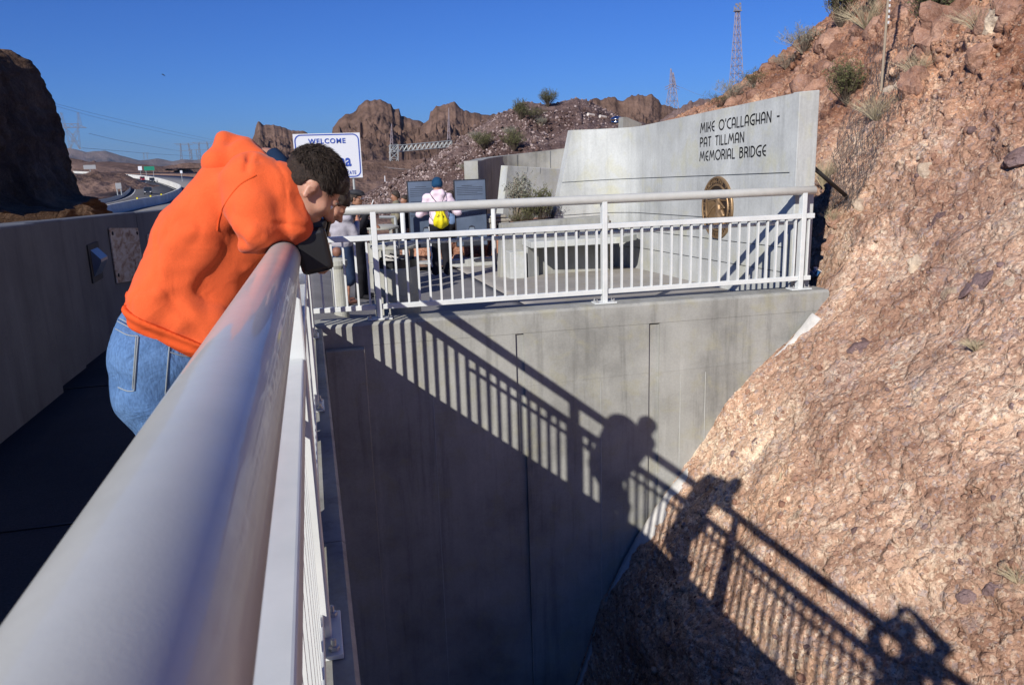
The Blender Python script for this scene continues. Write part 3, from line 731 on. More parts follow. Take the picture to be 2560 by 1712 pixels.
# engraved letters: thin rounded strokes
def arc(cx, cy, rx, ry, a0, a1, n_=10): return [(cx+rx*math.cos(rad(a0+(a1-a0)*i/n_)), cy+ry*math.sin(rad(a0+(a1-a0)*i/n_))) for i in range(n_+1)]
GL = {'M': (.62, [[(0, 0), (.12, 1), (.31, .30), (.50, 1), (.62, 0)]]), 'I': (.04, [[(.02, 0), (.02, 1)]]),
 'K': (.36, [[(.02, 0), (.02, 1)], [(.36, 1), (.30, .62), (.16, .42), (.02, .40)], [(.16, .42), (.32, .30), (.36, 0)]]),
 'E': (.36, [arc(.36, .5, .34, .5, 95, 265, 14), [(.03, .44), (.32, .44)]]), 'O': (.60, [arc(.3, .5, .3, .5, 0, 360, 22)]),
 "'": (.06, [[(.05, 1.04), (.01, .80)]]), 'C': (.42, [arc(.38, .5, .37, .5, 80, 280, 16)]),
 'A': (.40, [[(.02, 0), (.02, .66)]+arc(.20, .66, .18, .34, 180, 0, 10)+[(.38, 0)], [(.02, .34), (.38, .34)]]),
 'L': (.30, [[(.02, 1), (.02, .0), (.30, .0)]]), 'G': (.48, [arc(.40, .5, .39, .5, 75, 272, 16)+[(.44, .03), (.44, .42), (.22, .42)]]),
 'H': (.38, [[(.02, 0), (.02, 1)], [(.36, 0), (.36, 1)], [(.02, .34), (.36, .34)]]), 'N': (.42, [[(.02, 0), (.02, 1), (.40, 0), (.40, 1)]]),
 'P': (.36, [[(.02, 0), (.02, 1), (.16, 1)]+arc(.16, .72, .19, .28, 90, -90, 10)+[(.02, .44)]]), 'T': (.36, [[(.18, 0), (.18, 1)], [(.0, .97), (.36, 1)]]),
 'R': (.36, [[(.02, 0), (.02, 1), (.16, 1)]+arc(.16, .74, .18, .26, 90, -90, 10)+[(.02, .48)], [(.16, .48), (.30, .36), (.35, 0)]]),
 'B': (.38, [[(.02, 0), (.02, 1), (.15, 1)]+arc(.15, .79, .17, .21, 90, -90, 8)+[(.02, .58)], arc(.16, .29, .20, .29, 90, -90, 8)+[(.02, 0)]]),
 'D': (.42, [[(.02, 0), (.02, 1), (.10, 1)]+arc(.10, .5, .31, .5, 90, -90, 12)+[(.02, 0)]]), '-': (.22, [[(.02, .42), (.22, .42)]]), ' ': (.26, [])}
def engrave(s, y0, z0, h, squeeze, rise):
    x = 0; out = []
    for ch in s:
        w_, st = GL[ch]
        if st:
            mb = MB()
            for line in st:
                pts = [(XW-.001, y0-(x+px)*h*squeeze, z0+pz*h+rise*(x+px)*h) for px, pz in line]
                for a, b in zip(pts, pts[1:]): 
                    a, b = Vector(a), Vector(b); dd = (b-a).normalized(); nn = Vector((1, 0, 0)).cross(dd)*.0112
                    a2 = a-dd*.006; b2 = b+dd*.006
                    mb.prism([a2+nn, b2+nn, b2-nn, a2-nn], (-.0035, 0, 0))
            mb.build('letter', M['letter'], MW)
        x += w_+.145
L_ = .19
engrave("MIKE O'CALLAGHAN -", 12.44, 2.186, .146, 1.81, .065)
engrave("PAT TILLMAN", 12.44, 1.957, .142, 1.86, .067)
engrave("MEMORIAL BRIDGE", 12.44, 1.729, .145, 1.82, .066)
# bronze seal
Ry = Matrix.Rotation(-math.pi/2, 3, 'Y')
SC_ = Vector((XW, 11.78, .99)); rS = .50
mb = MB(); mb.lathe(SC_+Vector((-.002, 0, 0)), [(rS, 0), (rS, .02), (rS*.985, .034), (rS*.93, .036), (rS*.92, .022), (rS*.76, .022), (rS*.745, .034), (rS*.70, .034), (rS*.69, .012)], 64, Ry)
seal = mb.build('bronze_seal', M['bronze'], MW, smooth=False); seal['label'] = 'round bronze seal with raised rim'
mb = MB(); mb.lathe(SC_+Vector((-.0145, 0, 0)), [(rS*.685, 0), (rS*.685, .002)], 48, Ry); mb.build('seal_field', M['bronzed'], seal)
mb = MB(); nr = 64; mb.v = [tuple(SC_+Vector((-.0255, math.cos(2*math.pi*i/nr)*rS*f, math.sin(2*math.pi*i/nr)*rS*f))) for f in (.765, .915) for i in range(nr)]; mb.f = [(i, (i+1) % nr, nr+(i+1) % nr, nr+i) for i in range(nr)]; mb.build('seal_band', M['bronzed'], seal)
mb = MB()
for i in range(13):                               # bridge columns in relief
    y = SC_.y+.30-i*.032; h = .16+.10*math.sin(i*.5); mb.box((XW-.022, y, SC_.z-.06+h*.1), (.012, .011, .26+.05*math.sin(i*.4)))
mb.tube([(XW-.026, SC_.y+.31, SC_.z+.09), (XW-.026, SC_.y+.1, SC_.z+.12), (XW-.026, SC_.y-.28, SC_.z+.13)], .012, 6)
mb.tube([(XW-.026, SC_.y+.30, SC_.z-.16), (XW-.026, SC_.y+.15, SC_.z-.02), (XW-.026, SC_.y, SC_.z+.05), (XW-.026, SC_.y-.2, SC_.z-.0)], .016, 6)
mb.build('relief_arch', M['bronze'], seal)
prs = [cone((XW-.02, 11.74, 1.12), (XW-.02, 11.66, .84), .045, .07), ell((XW-.03, 11.73, 1.2), (.03, .05, .05)), cone((XW-.03, 11.70, 1.1), (XW-.03, 11.52, 1.0), .02, .015), cone((XW-.03, 11.66, .9), (XW-.03, 11.52, .76), .05, .03),
       cone((XW-.03, 11.72, .86), (XW-.03, 11.80, .72), .05, .03), cone((XW-.03, 11.6, .94), (XW-.03, 11.54, .88), .04, .03), ell((XW-.02, 11.68, .72), (.03, .16, .05))]
sdfobj('relief_figure', prs, M['bronze'], seal, .03, .012)
ring = "MIKE O'CALLAGHAN-PAT TILLMAN MEMORIAL BRIDGE "; objs = []
vs_, fs_ = [], []
cu = bpy.data.curves.new('t', 'FONT'); 
for i, ch in enumerate(ring):
    if ch == ' ': continue
    cu.body = ch; cu.size = .10; cu.extrude = .004; cu.align_x = 'CENTER'; cu.resolution_u = 2
    t_ = bpy.data.objects.new('t', cu); COL.objects.link(t_); me = bpy.data.meshes.new_from_object(t_.evaluated_get(bpy.context.evaluated_depsgraph_get())); COL.objects.unlink(t_); bpy.data.objects.remove(t_)
    a = rad(215)-i/len(ring)*2*math.pi*.98; k0 = len(vs_)
    for v in me.vertices:
        ly = v.co.x; lz = v.co.y+rS*.78; ca, sa = math.cos(a-math.pi/2), math.sin(a-math.pi/2)
        yy, zz = ly*ca-lz*sa, ly*sa+lz*ca; vs_.append((XW-.028-v.co.z, SC_.y-yy, SC_.z+zz))
    fs_ += [tuple(q+k0 for q in p.vertices) for p in me.polygons]
mb = MB(); mb.v = vs_; mb.f = fs_; mb.build('seal_lettering', M['bronze'], seal)

# ---- concrete bench slab on its block, low planter wall and walls behind
B = thing('concrete_bench', (5, 14.2, -.35), 'cantilevered concrete bench slab in the bend of the memorial wall', 'bench')
mb = MB(); mb.prism([(4.00, 14.42, .20), (5.75, 14.30, .21), (6.25, 14.7, .21), (6.30, 15.13, .21), (4.00, 15.13, .20)], (0, 0, .12)); mb.build('seat', M['conc2'], B, bevel=.01)
mb = MB(); mb.prism([(4.03, 14.80, -.45), (4.30, 15.0, -.45), (4.30, 15.13, -.45), (4.03, 15.13, -.45)], (0, 0, .66)); mb.build('support', M['conc2'], B)
mb = MB(); mb.prism([(3.66, 14.75, -.45), (3.98, 14.75, -.45), (3.98, 15.13, -.45), (3.66, 15.13, -.45)], (0, 0, .56)); mb.build('end_block', M['conc2'], B, bevel=.012)
PW = thing('planter_wall', (4.5, 15.3, -.3), 'low concrete planter wall behind the bench with shrubs growing on top', 'wall')
mb = MB(); mb.prism([(3.55, 15.15, -.45), (5.85, 15.15, -.45), (5.85, 15.15, .68), (3.62, 15.15, .62)], (0, .30, 0)); mb.build('wall_block', M['conc'], PW, bevel=.012)
mb = MB(); mb.prism([(4.0, 15.46, -.3), (6.0, 15.46, -.3), (6.0, 15.46, .55), (4.05, 15.46, .5)], (.3, 2.2, 0)); so_ = mb.build('planter_soil', M['rip'], PW)
# small slanted wall
def bigwall(name, quad, thick, label, m_='conc', joints=()):
    R = thing(name, quad[0], label, 'wall'); mb = MB(); q = [Vector(p) for p in quad]
    n_ = (q[1]-q[0]).cross(q[3]-q[0]).normalized(); n_ = n_ if n_.y > 0 else -n_
    mb.prism(q, n_*thick); mb.build('wall_slab', M[m_], R, bevel=.012)
    for t_ in joints:
        a = q[0].lerp(q[1], t_); b = q[3].lerp(q[2], t_); u = (q[1]-q[0]).normalized()*.012; mb = MB(); mb.prism([a-n_*.003, a+u-n_*.003, b+u-n_*.003, b-n_*.003], n_*.002); mb.build('joint', M['conc3'], R)
    return R
def Pq(x, y, Y): return Vector(at(x, y, Y))
a = Pq(1255, 505, 19.6); b = Pq(1405, 505, 20.4); bigwall('slanted_wall', [(a.x-.15, a.y, -.6), (b.x+.2, b.y, -.6), (Pq(1428, 424, 20.4).x, b.y, Pq(1428, 424, 20.4).z), (Pq(1269, 415, 19.6).x, a.y, Pq(1269, 415, 19.6).z)], .3, 'short slanted light concrete wall behind the planter shrubs', 'conc2', (.3, .5, .82))
# curved wall: plan arc
CW = thing('curved_wall', (4, 24, -.5), 'curved concrete wall sweeping up behind the information panels, its left part in shade', 'wall')
pth = [(Pq(1194, 402, 20.0), 0), (Pq(1206, 401, 20.9), 0), (Pq(1222, 396, 22.4), 0), (Pq(1262, 390, 23.6), 0), (Pq(1350, 379, 23.9), 0), (Pq(1435, 368, 23.7), 0), (Pq(1560, 350, 23.4), 0)]
pp = catmull([(p.x, p.y, p.z) for p, _ in pth], 40)
V = []; F = []
for i, q in enumerate(pp):
    t_ = pp[min(i+1, 39)]-pp[max(i-1, 0)]; n_ = np.array([-t_[1], t_[0], 0]); n_ /= np.linalg.norm(n_)
    for off in (0, .35): V += [tuple(q+n_*off), (q[0]+n_[0]*off, q[1]+n_[1]*off, -.8)]
for i in range(39):
    a = i*4; b = a+4; F += [(a, b, b+1, a+1), (a+2, a+3, b+3, b+2), (a, a+2, b+2, b)]
F += [(0, 1, 3, 2), (156, 158, 159, 157)]
mb = MB(); mb.v = V; mb.f = F; mb.build('wall_slab', M['conc'], CW)
for i in (14, 22, 28, 34):
    q = pp[i]; t_ = pp[i+1]-pp[i]; t_ /= np.linalg.norm(t_); n_ = np.array([-t_[1], t_[0], 0])*-.004
    mb = MB(); mb.prism([q+n_-[0, 0, .02], q+t_*.02+n_-[0, 0, .02], (q[0]+t_[0]*.02+n_[0], q[1]+t_[1]*.02+n_[1], -.6), (q[0]+n_[0], q[1]+n_[1], -.6)], (0, -.003, 0)); mb.build('joint', M['conc3'], CW)
# flagstones of a low stone wall beyond the planter
FS = thing('stone_steps', Pq(1235, 560, 17.2), 'low stepped wall of pale flat stones left of the planter', 'stone wall')
for i, (x0, x1, y0, y1) in enumerate(((1218, 1262, 536, 543), (1232, 1275, 544, 552), (1216, 1231, 544, 556), (1238, 1268, 553, 566), (1219, 1237, 557, 572), (1240, 1266, 567, 577), (1222, 1240, 573, 585), (1242, 1262, 578, 590))):
    p = Pq((x0+x1)/2, (y0+y1)/2, 17.3); mb = MB(); mb.box(p, ((x1-x0)*.0082, .5, (y1-y0)*.0084)); mb.build('stone', M['pave'], FS, bevel=.015)
# ================================================================== far landscape
def ridge(name, silp, Y, zb, df, db, m_, seed, nx=220, ny=120, amp=1.0, cl=.0, gfn=None, smooth=False, fr=1.0):
    "mountain whose crest passes the given bearings at distance Y; front slope df long"
    P0 = [at(x, y, Y) for x, y in silp]; xa = [p[0] for p in P0]; za = [p[2] for p in P0]
    xs = np.linspace(xa[0], xa[-1], nx); Hs = np.interp(xs, xa, za)-zb
    Hs = Hs*(1+.02*fbm(np.stack([xs*12/(xa[-1]-xa[0])*4, xs*0, xs*0], -1), 3, seed))
    ts = np.concatenate([np.linspace(-1, -.25, int(ny*.35))[:-1], np.linspace(-.25, .02, int(ny*.45))[:-1], np.linspace(.02, 1, int(ny*.2))])
    X_, T_ = np.meshgrid(xs, ts); H_ = np.broadcast_to(Hs, X_.shape)
    g = gfn(T_) if gfn else np.where(T_ < 0, np.interp(T_, [-1, -.5, -.22, -.10, -.035, -.015, 0], [0, .22, .48, .66, .76-cl*.1, .93, 1]), np.interp(T_, [0, .1, 1], [1, .9, 0]))
    Y_ = Y+np.where(T_ < 0, T_*df, T_*db)
    sc = (xa[-1]-xa[0])/14
    Q = np.stack([X_/sc, Y_/sc, H_*0], -1)
    nz = fbm(Q*.9, 5, seed+1)*.10+(ridged(Q*np.array([1.8, 1.2, 1]), 4, seed+2)-1)*.07
    rel = np.clip(1-np.abs(T_*2.2), 0, 1)
    Z_ = zb+H_*g+np.max(Hs)*nz*amp*np.clip((-T_)*9, 0, 1)*(.35+.65*rel)*np.clip(g*3, 0, 1)
    # bearings kept: the slope in front follows the line of sight fan
    Xf = X_*(Y_/Y)**fr
    bx = fbm(np.stack([X_/sc*3, Z_/sc*1.0, Y_/sc], -1), 4, seed+5)*sc*.10*np.clip((-T_)*14, 0, 1); Y_ = Y_+bx
    V = np.stack([Xf, Y_, Z_], -1); i = np.arange(V.shape[0]*V.shape[1]).reshape(V.shape[:2])
    F = np.stack([i[:-1, :-1], i[:-1, 1:], i[1:, 1:], i[1:, :-1]], -1).reshape(-1, 4)
    return tag(npmesh(name, V.reshape(-1, 3), F, m_, smooth=smooth), kind='structure')
ridge('far_mountain_range', [(60, 400), (130, 388), (170, 371), (215, 380), (262, 377), (300, 388), (335, 398), (350, 402), (392, 396), (430, 404), (455, 398), (490, 400), (530, 392), (600, 398), (700, 405), (800, 400), (950, 405), (1200, 400)], 6500, -60, 1600, 1500, M['farmt'], 3, 260, 60)
ridge('brown_ridge', [(90, 425), (150, 392), (185, 396), (215, 404), (235, 402), (250, 412), (262, 408), (300, 406), (330, 414), (380, 420), (430, 412), (470, 408), (520, 408), (580, 402), (660, 398), (760, 395)], 1000, -22, 480, 300, M['slope'], 5, 260, 90)
ridge('butte', [(560, 400), (600, 372), (628, 352), (636, 335), (640, 316), (646, 304), (652, 306), (660, 312), (690, 315), (720, 322), (760, 329), (800, 350), (850, 380), (900, 400), (980, 405)], 880, -14, 620, 260, M['butte'], 7, 260, 150, 1.1)
ridge('butte', [(790, 400), (815, 360), (829, 345), (832, 318), (846, 300), (862, 284), (890, 279), (897, 262), (912, 251), (930, 248), (948, 249), (966, 254), (978, 262), (984, 276), (998, 274), (1003, 292), (1030, 300), (1068, 309), (1100, 330), (1180, 345), (1300, 350), (1400, 360)], 700, -12, 560, 260, M['butte'], 11, 340, 190, 1.2)
ridge('butte', [(1030, 350), (1060, 310), (1072, 302), (1076, 282), (1090, 268), (1110, 262), (1122, 260), (1135, 254), (1146, 262), (1158, 276), (1175, 280), (1195, 283), (1207, 288), (1240, 285), (1265, 279), (1330, 276), (1400, 290), (1470, 300)], 640, -12, 480, 260, M['butte'], 13, 300, 170, 1.2)
ridge('brown_ridge', [(1400, 290), (1450, 262), (1485, 250), (1500, 247), (1530, 246), (1560, 250), (1578, 238), (1600, 241), (1630, 237), (1645, 250), (1655, 260), (1670, 268), (1700, 275), (1740, 290), (1800, 300)], 260, -6, 200, 120, M['butte'], 17, 240, 120, 1.0)
ridge('grey_hill', [(1650, 300), (1700, 268), (1725, 254), (1745, 248), (1765, 246), (1790, 247), (1830, 260), (1900, 280)], 120, -2, 60, 60, M['tail'], 19, 80, 40, .4)
# brown open slope below the buttes
ridge('desert_slope', [(640, 440), (760, 410), (830, 403), (900, 400), (960, 402), (1040, 398), (1150, 396), (1300, 392)], 240, -9, 200, 200, M['slope'], 23, 160, 60, .5)
# pale rubble slope beside the plaza
tailsil = [(850, 520), (905, 500), (940, 478), (980, 452), (1040, 420), (1096, 388), (1150, 350), (1200, 318), (1250, 286), (1290, 263), (1306, 258), (1330, 259), (1366, 264), (1392, 262), (1410, 252), (1440, 248), (1465, 248), (1490, 256), (1520, 274), (1560, 296), (1640, 315), (1800, 330)]
tg = lambda T: np.where(T < 0, np.interp(T, [-1, -.85, -.6, -.35, -.12, 0], [-.05, 0, .22, .50, .85, 1]), np.interp(T, [0, .3, 1], [1, .95, .2]))
tl = ridge('rubble_slope', tailsil, 62, -2.6, 42, 30, M['tail'], 29, 420, 260, .30, gfn=tg, fr=.9)
tv = np.array([v.co[:] for v in tl.data.vertices]).reshape(-1, 3); sel = tv[(tv[:, 1] < 63) & (tv[:, 1] > 24) & (tv[:, 2] > -1.8)]
rs = np.random.RandomState(8)
pale = M['tailp'] = rockmat('pale_rubble', (.40, .32, .31), (.26, .20, .19), (.60, .53, .51), (.34, .27, .28), 2, .3)
k_ = rs.randint(0, len(sel), 16000); pt = sel[k_]; pt = pt[(fbm(pt*np.array([.16, .16, .16]), 3, 41) > -.12) | (rs.rand(len(pt)) < .15)]
px_ = pt[:, 0]/pt[:, 1]; pt = pt[(px_ < .30) | (rs.rand(len(pt)) < .35)]
tag(stonestuff('pale_rubble_stones', pt[:9500]+rs.randn(len(pt[:9500]), 3)*[.08, .08, .0], pt[:9500]*0, .018+.12*rs.rand(len(pt[:9500]))**5, pale, 51), 'pale rubble stones covering the slope', 'rubble', kind='stuff')
tag(stonestuff('dark_rubble_stones', pt[::-1][:3500]+rs.randn(len(pt[::-1][:3500]), 3)*[.3, .3, .0], pt[:3500]*0, .04+.16*rs.rand(len(pt[::-1][:3500]))**3, M['tail'], 57), 'dark rubble stones covering the slope', 'rubble', kind='stuff')
# ground just beyond the plaza
def zmid(x, y): return -.75-.03*(y-19)
V = []; nx, ny = 60, 40
for j in range(ny):
    for i in range(nx):
        x = -2+i/(nx-1)*20; y = 17.2+(j/(ny-1))**1.5*60; V.append((x, y, (-.50 if y < 19.6 else -.6)-.03*(y-17)+.25*float(sstep(17.3, 19, y))*(1 if x > .8 else 0)))
V = np.array(V); V[:, 2] += .12*fbm(V*.8, 4, 61)
i = np.arange(nx*ny).reshape(ny, nx); F = np.stack([i[:-1, :-1], i[:-1, 1:], i[1:, 1:], i[1:, :-1]], -1).reshape(-1, 4)
tag(npmesh('dirt_ground', V, F, M['desert'], smooth=False), kind='structure')

# ---- left cliff: dark rock cut, its end profile is the skyline
KE = [tuple(at(x, y, 108)[[0, 2]]) for x, y in [(-420, 40), (-260, 70), (-120, 105), (-20, 122), (22, 132), (60, 150), (80, 176), (96, 205), (112, 262), (125, 300), (140, 345), (152, 392), (165, 430), (185, 470), (215, 492), (262, 500)]]
KE = [(float(a), float(b)) for a, b in KE]
pe = catmull(KE, 200); ys = np.concatenate([np.linspace(34, 104, 150), np.linspace(105, 122, 40)])
C3 = np.zeros((len(ys), 200, 3)); C3[..., 0] = pe[None, :, 0]; C3[..., 1] = ys[:, None]; C3[..., 2] = pe[None, :, 1]
fall = sstep(106, 122, ys)[:, None]; C3[..., 2] = C3[..., 2]*(1-fall)+(-6)*fall
wob = (fbm(C3*.09, 4, 71)*1.3+ridged(C3*np.array([.3, .3, .12]), 4, 72)*.9-.9); C3[..., 0] += wob*.8; C3[..., 2] += fbm(C3*.2, 4, 73)*.5
C3[..., 0] += .25*fbm(C3*1.1, 3, 74)
i = np.arange(len(ys)*200).reshape(len(ys), 200); F = np.stack([i[:-1, :-1], i[:-1, 1:], i[1:, 1:], i[1:, :-1]], -1).reshape(-1, 4)
tag(npmesh('rock_cliff', C3.reshape(-1, 3), F, M['cliff'], smooth=False), kind='structure')

# ---- highway
RA, RB = -6.4, .0083
def rd(x, y, up=0.0): q = onz(x, y, RA+up, RB); return q
Lp = [(-60, 560), (40, 545), (159, 527), (230, 514), (287, 502), (322, 487), (330, 470), (315, 455), (287, 446), (239, 440), (196, 435.5), (165, 433)]
Rp = [(240, 545), (300, 530), (348, 519), (385, 512), (415, 504.5), (449, 485), (438, 471), (383, 453), (319, 444), (217, 435.2), (196, 433.8), (175, 432.6)]
Lp = [rd(*p) for p in Lp]; Rp = [rd(*p) for p in Rp]
Lc = catmull([tuple(p) for p in Lp], 90); Rc = catmull([tuple(p) for p in Rp], 90)
def band(name, a, b, m_, th=.6, kind='structure', par=None):
    n_ = len(a); V = np.concatenate([a, b, b-[0, 0, th], a-[0, 0, th]]); i = np.arange(n_); F = []
    for k in range(n_-1):
        for q in range(4): r_ = (q+1) % 4; F.append((q*n_+k, r_*n_+k, r_*n_+k+1, q*n_+k+1))
    o = npmesh(name, V, F, m_, par, smooth=False)
    return tag(o, kind=kind) if kind else o
band('highway', Lc, Rc, M['road'])
for f, wd in ((.06, .0), (.93, .0)):
    a = Lc+(Rc-Lc)*f+[0, 0, .01]; dd = (Rc-Lc); dd /= np.linalg.norm(dd, axis=1, keepdims=True); band('edge_line', a, a+dd*.28, M['line'], .008)
# opposite carriageway beyond the barrier
Ro = [rd(*p) for p in ((330, 560), (420, 540), (500, 525), (560, 510), (640, 495), (640, 462), (540, 447), (440, 440), (330, 436), (219, 434), (205, 433), (190, 432))]
Rc2 = Rc+(Rc-Lc)/np.linalg.norm(Rc-Lc, axis=1, keepdims=True)*.9; Oc = catmull([tuple(p) for p in Ro], 90); band('highway_far_lanes', Rc2, Oc, M['road2'])
# shoulder ground either side
Lg = Lc+(Lc-Rc)/np.linalg.norm(Lc-Rc, axis=1, keepdims=True)*30; Og = Oc+(Oc-Rc)/np.linalg.norm(Oc-Rc, axis=1, keepdims=True)*120; band('verge', Lg-[0, 0, .15], Lc-[0, 0, .1], M['desert']); band('verge', Oc-[0, 0, .1], Og-[0, 0, .3], M['desert'])
BR = thing('highway_barrier', tuple(Rc[40]), 'long white concrete barrier curving between the two highway carriageways', 'barrier')
def wallalong(P_, h, wd, mt, par, name):
    dd = (Rc-Lc); dd /= np.linalg.norm(dd, axis=1, keepdims=True); dd = dd[:len(P_)]
    a = P_-[0, 0, .1]; V = np.concatenate([a, a+dd*wd, a+dd*wd*.8+[0, 0, h+.1], a+dd*wd*.2+[0, 0, h+.1]]); n_ = len(P_); F = []
    for k in range(n_-1):
        for q in range(4): r_ = (q+1) % 4; F.append((q*n_+k, q*n_+k+1, r_*n_+k+1, r_*n_+k))
    F += [(0, n_, 2*n_, 3*n_), (n_-1, 4*n_-1, 3*n_-1, 2*n_-1)]
    mb = MB(); mb.v = [tuple(q) for q in V]; mb.f = [tuple(int(i) for i in f) for f in F]; return mb.build(name, mt, par)
wallalong(Rc, 1.6, .7, M['barr'], BR, 'barrier_wall')
for k in (15, 22, 29):
    mb = MB(); p = Rc[k]; mb.box((p[0]+.3, p[1], p[2]+1.72), (.25, .25, .28)); r_ = mb.build('reflector', M['yellow'], BR)
GR = thing('guard_rail', tuple(Lc[30]), 'thin steel guard rail along the inner edge of the highway by the cliff', 'guard rail')
a = Lc-(Rc-Lc)/np.linalg.norm(Rc-Lc, axis=1, keepdims=True)*.9
wallalong(a[:75], .8, .12, M['galv'], GR, 'rail'); 
# sunny mound between cliff and road
def mound(name, c, rx, ry, h, mt, seed, n_=60, kind='structure'):
    u = np.linspace(-1, 1, n_); X_, Y_ = np.meshgrid(u, u); R_ = np.sqrt(X_**2+Y_**2); H_ = np.clip(1-R_**2, -.2, 1)*h
    V = np.stack([c[0]+X_*rx, c[1]+Y_*ry, c[2]+H_+h*.22*fbm(np.stack([X_*3, Y_*3, X_*0+seed], -1), 4, seed)], -1)
    i = np.arange(n_*n_).reshape(n_, n_); F = np.stack([i[:-1, :-1], i[:-1, 1:], i[1:, 1:], i[1:, :-1]], -1).reshape(-1, 4)
    o = npmesh(name, V.reshape(-1, 3), F, mt, smooth=False); return tag(o, kind=kind)
p = rd(238, 474); mound('dirt_mound', (p[0], p[1]+3, p[2]-.4), 17, 32, 5.2, M['slope'], 3)
p = rd(225, 422+8); mound('dirt_mound', (p[0]-30, p[1]+60, p[2]), 90, 120, 9, M['slope'], 8)

# ---- cars
CB = {}
def carparts(kind):
    if kind in CB: return CB[kind]
    suv = kind == 'suv'; H = 1.75 if suv else 1.42; pr = [(-2.25, .35), (-2.3, .75), (-2.1, .98 if suv else .92), (-1.95 if suv else -1.55, H-.15), (-1.2, H), (.3, H), (1.0, 1.0), (2.1, .82), (2.28, .6), (2.25, .35)]
    b = MB(); b.prism([(x, -.88, z_) for x, z_ in pr], (0, 1.76, 0)); g = MB(); pg = [(-1.85 if suv else -1.45, 1.0), (-1.7 if suv else -1.2, H-.12), (.25, H-.1), (.85, 1.02)]
    g.prism([(x, -.895, z_) for x, z_ in pg], (0, 1.79, 0)); g.prism([(.92, -.72, 1.03), (.92, .72, 1.03), (.36, .66, H-.07), (.36, -.66, H-.07)], (.05, 0, .03)); g.prism([(-2.0, -.7, 1.05), (-2.0, .7, 1.05), (-1.6, .66, H-.1), (-1.6, -.66, H-.1)], (-.08, 0, .0))
    wh = MB(); wh.lathe((0, 0, 0), [(.2, -.11), (.33, -.1), (.33, .1), (.2, .11)], 14, Matrix.Rotation(math.pi/2, 3, 'X')); l = MB(); l.box((0, 0, 0), (.06, .34, .14))
    CB[kind] = (b, g.mesh('window', M['glass']), wh.mesh('wheel', M['rubber']), l.mesh('headlight', M['lamp'])); return CB[kind]
def car(x, y, mt, kind, label, face=1):
    p = rd(x, y); k = int(np.argmin(np.abs(np.linalg.norm((Lc+Rc)/2-p, axis=1)))); tdir = ((Lc+Rc)/2)[max(k-1, 0)]-((Lc+Rc)/2)[min(k+1, 89)]
    rz = math.atan2(tdir[1], tdir[0])+(0 if face > 0 else math.pi)
    b, g, wh, hl = carparts(kind); R = thing('car', (p[0], p[1], p[2]+.02), label, 'car', 'cars on the highway', rz)
    o = b.build('body', mt, R, bevel=.09, local=True)
    def ch(nm, me, loc): c = bpy.data.objects.new(nm, me); COL.objects.link(c); c.parent = R; c.location = loc; return c
    ch('window', g, (0, 0, 0))
    for a in (-1.4, 1.4):
        for s in (-.8, .8): ch('wheel', wh, (a, s, .33))
    for s in (-.62, .62): ch('headlight', hl, (2.26, s, .66))
car(235, 438.5, M['carr'], 'suv', 'small red car farthest away on the curving highway'); car(301, 446, M['carw'], 'sedan', 'white car in the inner lane of the highway')
car(325, 444, M['cars'], 'suv', 'silver car close to the white barrier'); car(357, 452.5, M['carr'], 'suv', 'red car just behind the dark car on the highway')
car(360, 461, M['cark'], 'sedan', 'dark car right in front of the red car in sunlight'); car(381, 456, M['cark'], 'suv', 'dark car with pale bonnet nearest the barrier end'); car(371, 486, M['cark'], 'suv', 'dark car alone in the shaded nearest bend of the highway')

# ---- signs by the highway
def postsign(name, x, y, w_px, h_px, Y, mt, label, legs=2, drop=6, txt=None):
    c = Vector(at(x, y, Y)); k = Y/FPX; R = thing(name, (c.x, c.y, c.z-drop), label, 'road sign'); mb = MB(); mb.box(c, (w_px*k, .15, h_px*k)); mb.build('board', mt, R)
    for s in ((0,) if legs == 1 else (-.35, .35)): mb = MB(); mb.tube([(c.x+s*w_px*k, c.y+.15, c.z-drop), (c.x+s*w_px*k, c.y+.15, c.z)], .12, 6); mb.build('post', M['galv'], R)
    for i, t_ in enumerate(txt or []): text('lettering', t_, h_px*k*.5, M['signw'], R, (c.x-w_px*k*.4, c.y-.09, c.z+h_px*k*(.05-.42*i)), (1, 0, 0), (0, 0, 1))
postsign('green_sign', 373, 421.5, 22, 9, 420, M['signg'], 'wide green highway sign on posts beyond the curve')
postsign('grey_sign', 224, 418, 25, 9, 300, M['signgrey'], 'grey sign board on a single post at the left of the highway', 1, 5)
postsign('white_sign', 350, 421, 8, 9, 400, M['signw'], 'small white sign left of the green highway sign', 1)
postsign('white_sign', 453, 430, 5, 6, 330, M['signw'], 'tiny white sign alone on the brown ground right of the green sign', 1)
postsign('grey_cabinet', 296, 465, 12, 13, 190, M['signgrey'], 'grey utility cabinet beside the inner highway edge', 2, 2)

# ---- lattice towers
def lattice(mb, base, top, n_, r, tw=.0):
    "four legged lattice between two squares given as lists of four points"
    L = []
    for i in range(n_+1):
        f = i/n_; L.append([Vector(base[k]).lerp(Vector(top[k]), f) for k in range(4)])
    for k in range(4): mb.bar(base[k], top[k], r*1.5)
    for i in range(n_):
        for k in range(4):
            a, b = L[i][k], L[i][(k+1) % 4]; c, d_ = L[i+1][k], L[i+1][(k+1) % 4]
            mb.bar(a, d_, r); mb.bar(b, c, r); mb.bar(c, d_, r)
def sq(c, w_): return [(c[0]-w_, c[1]-w_, c[2]), (c[0]+w_, c[1]-w_, c[2]), (c[0]+w_, c[1]+w_, c[2]), (c[0]-w_, c[1]+w_, c[2])]
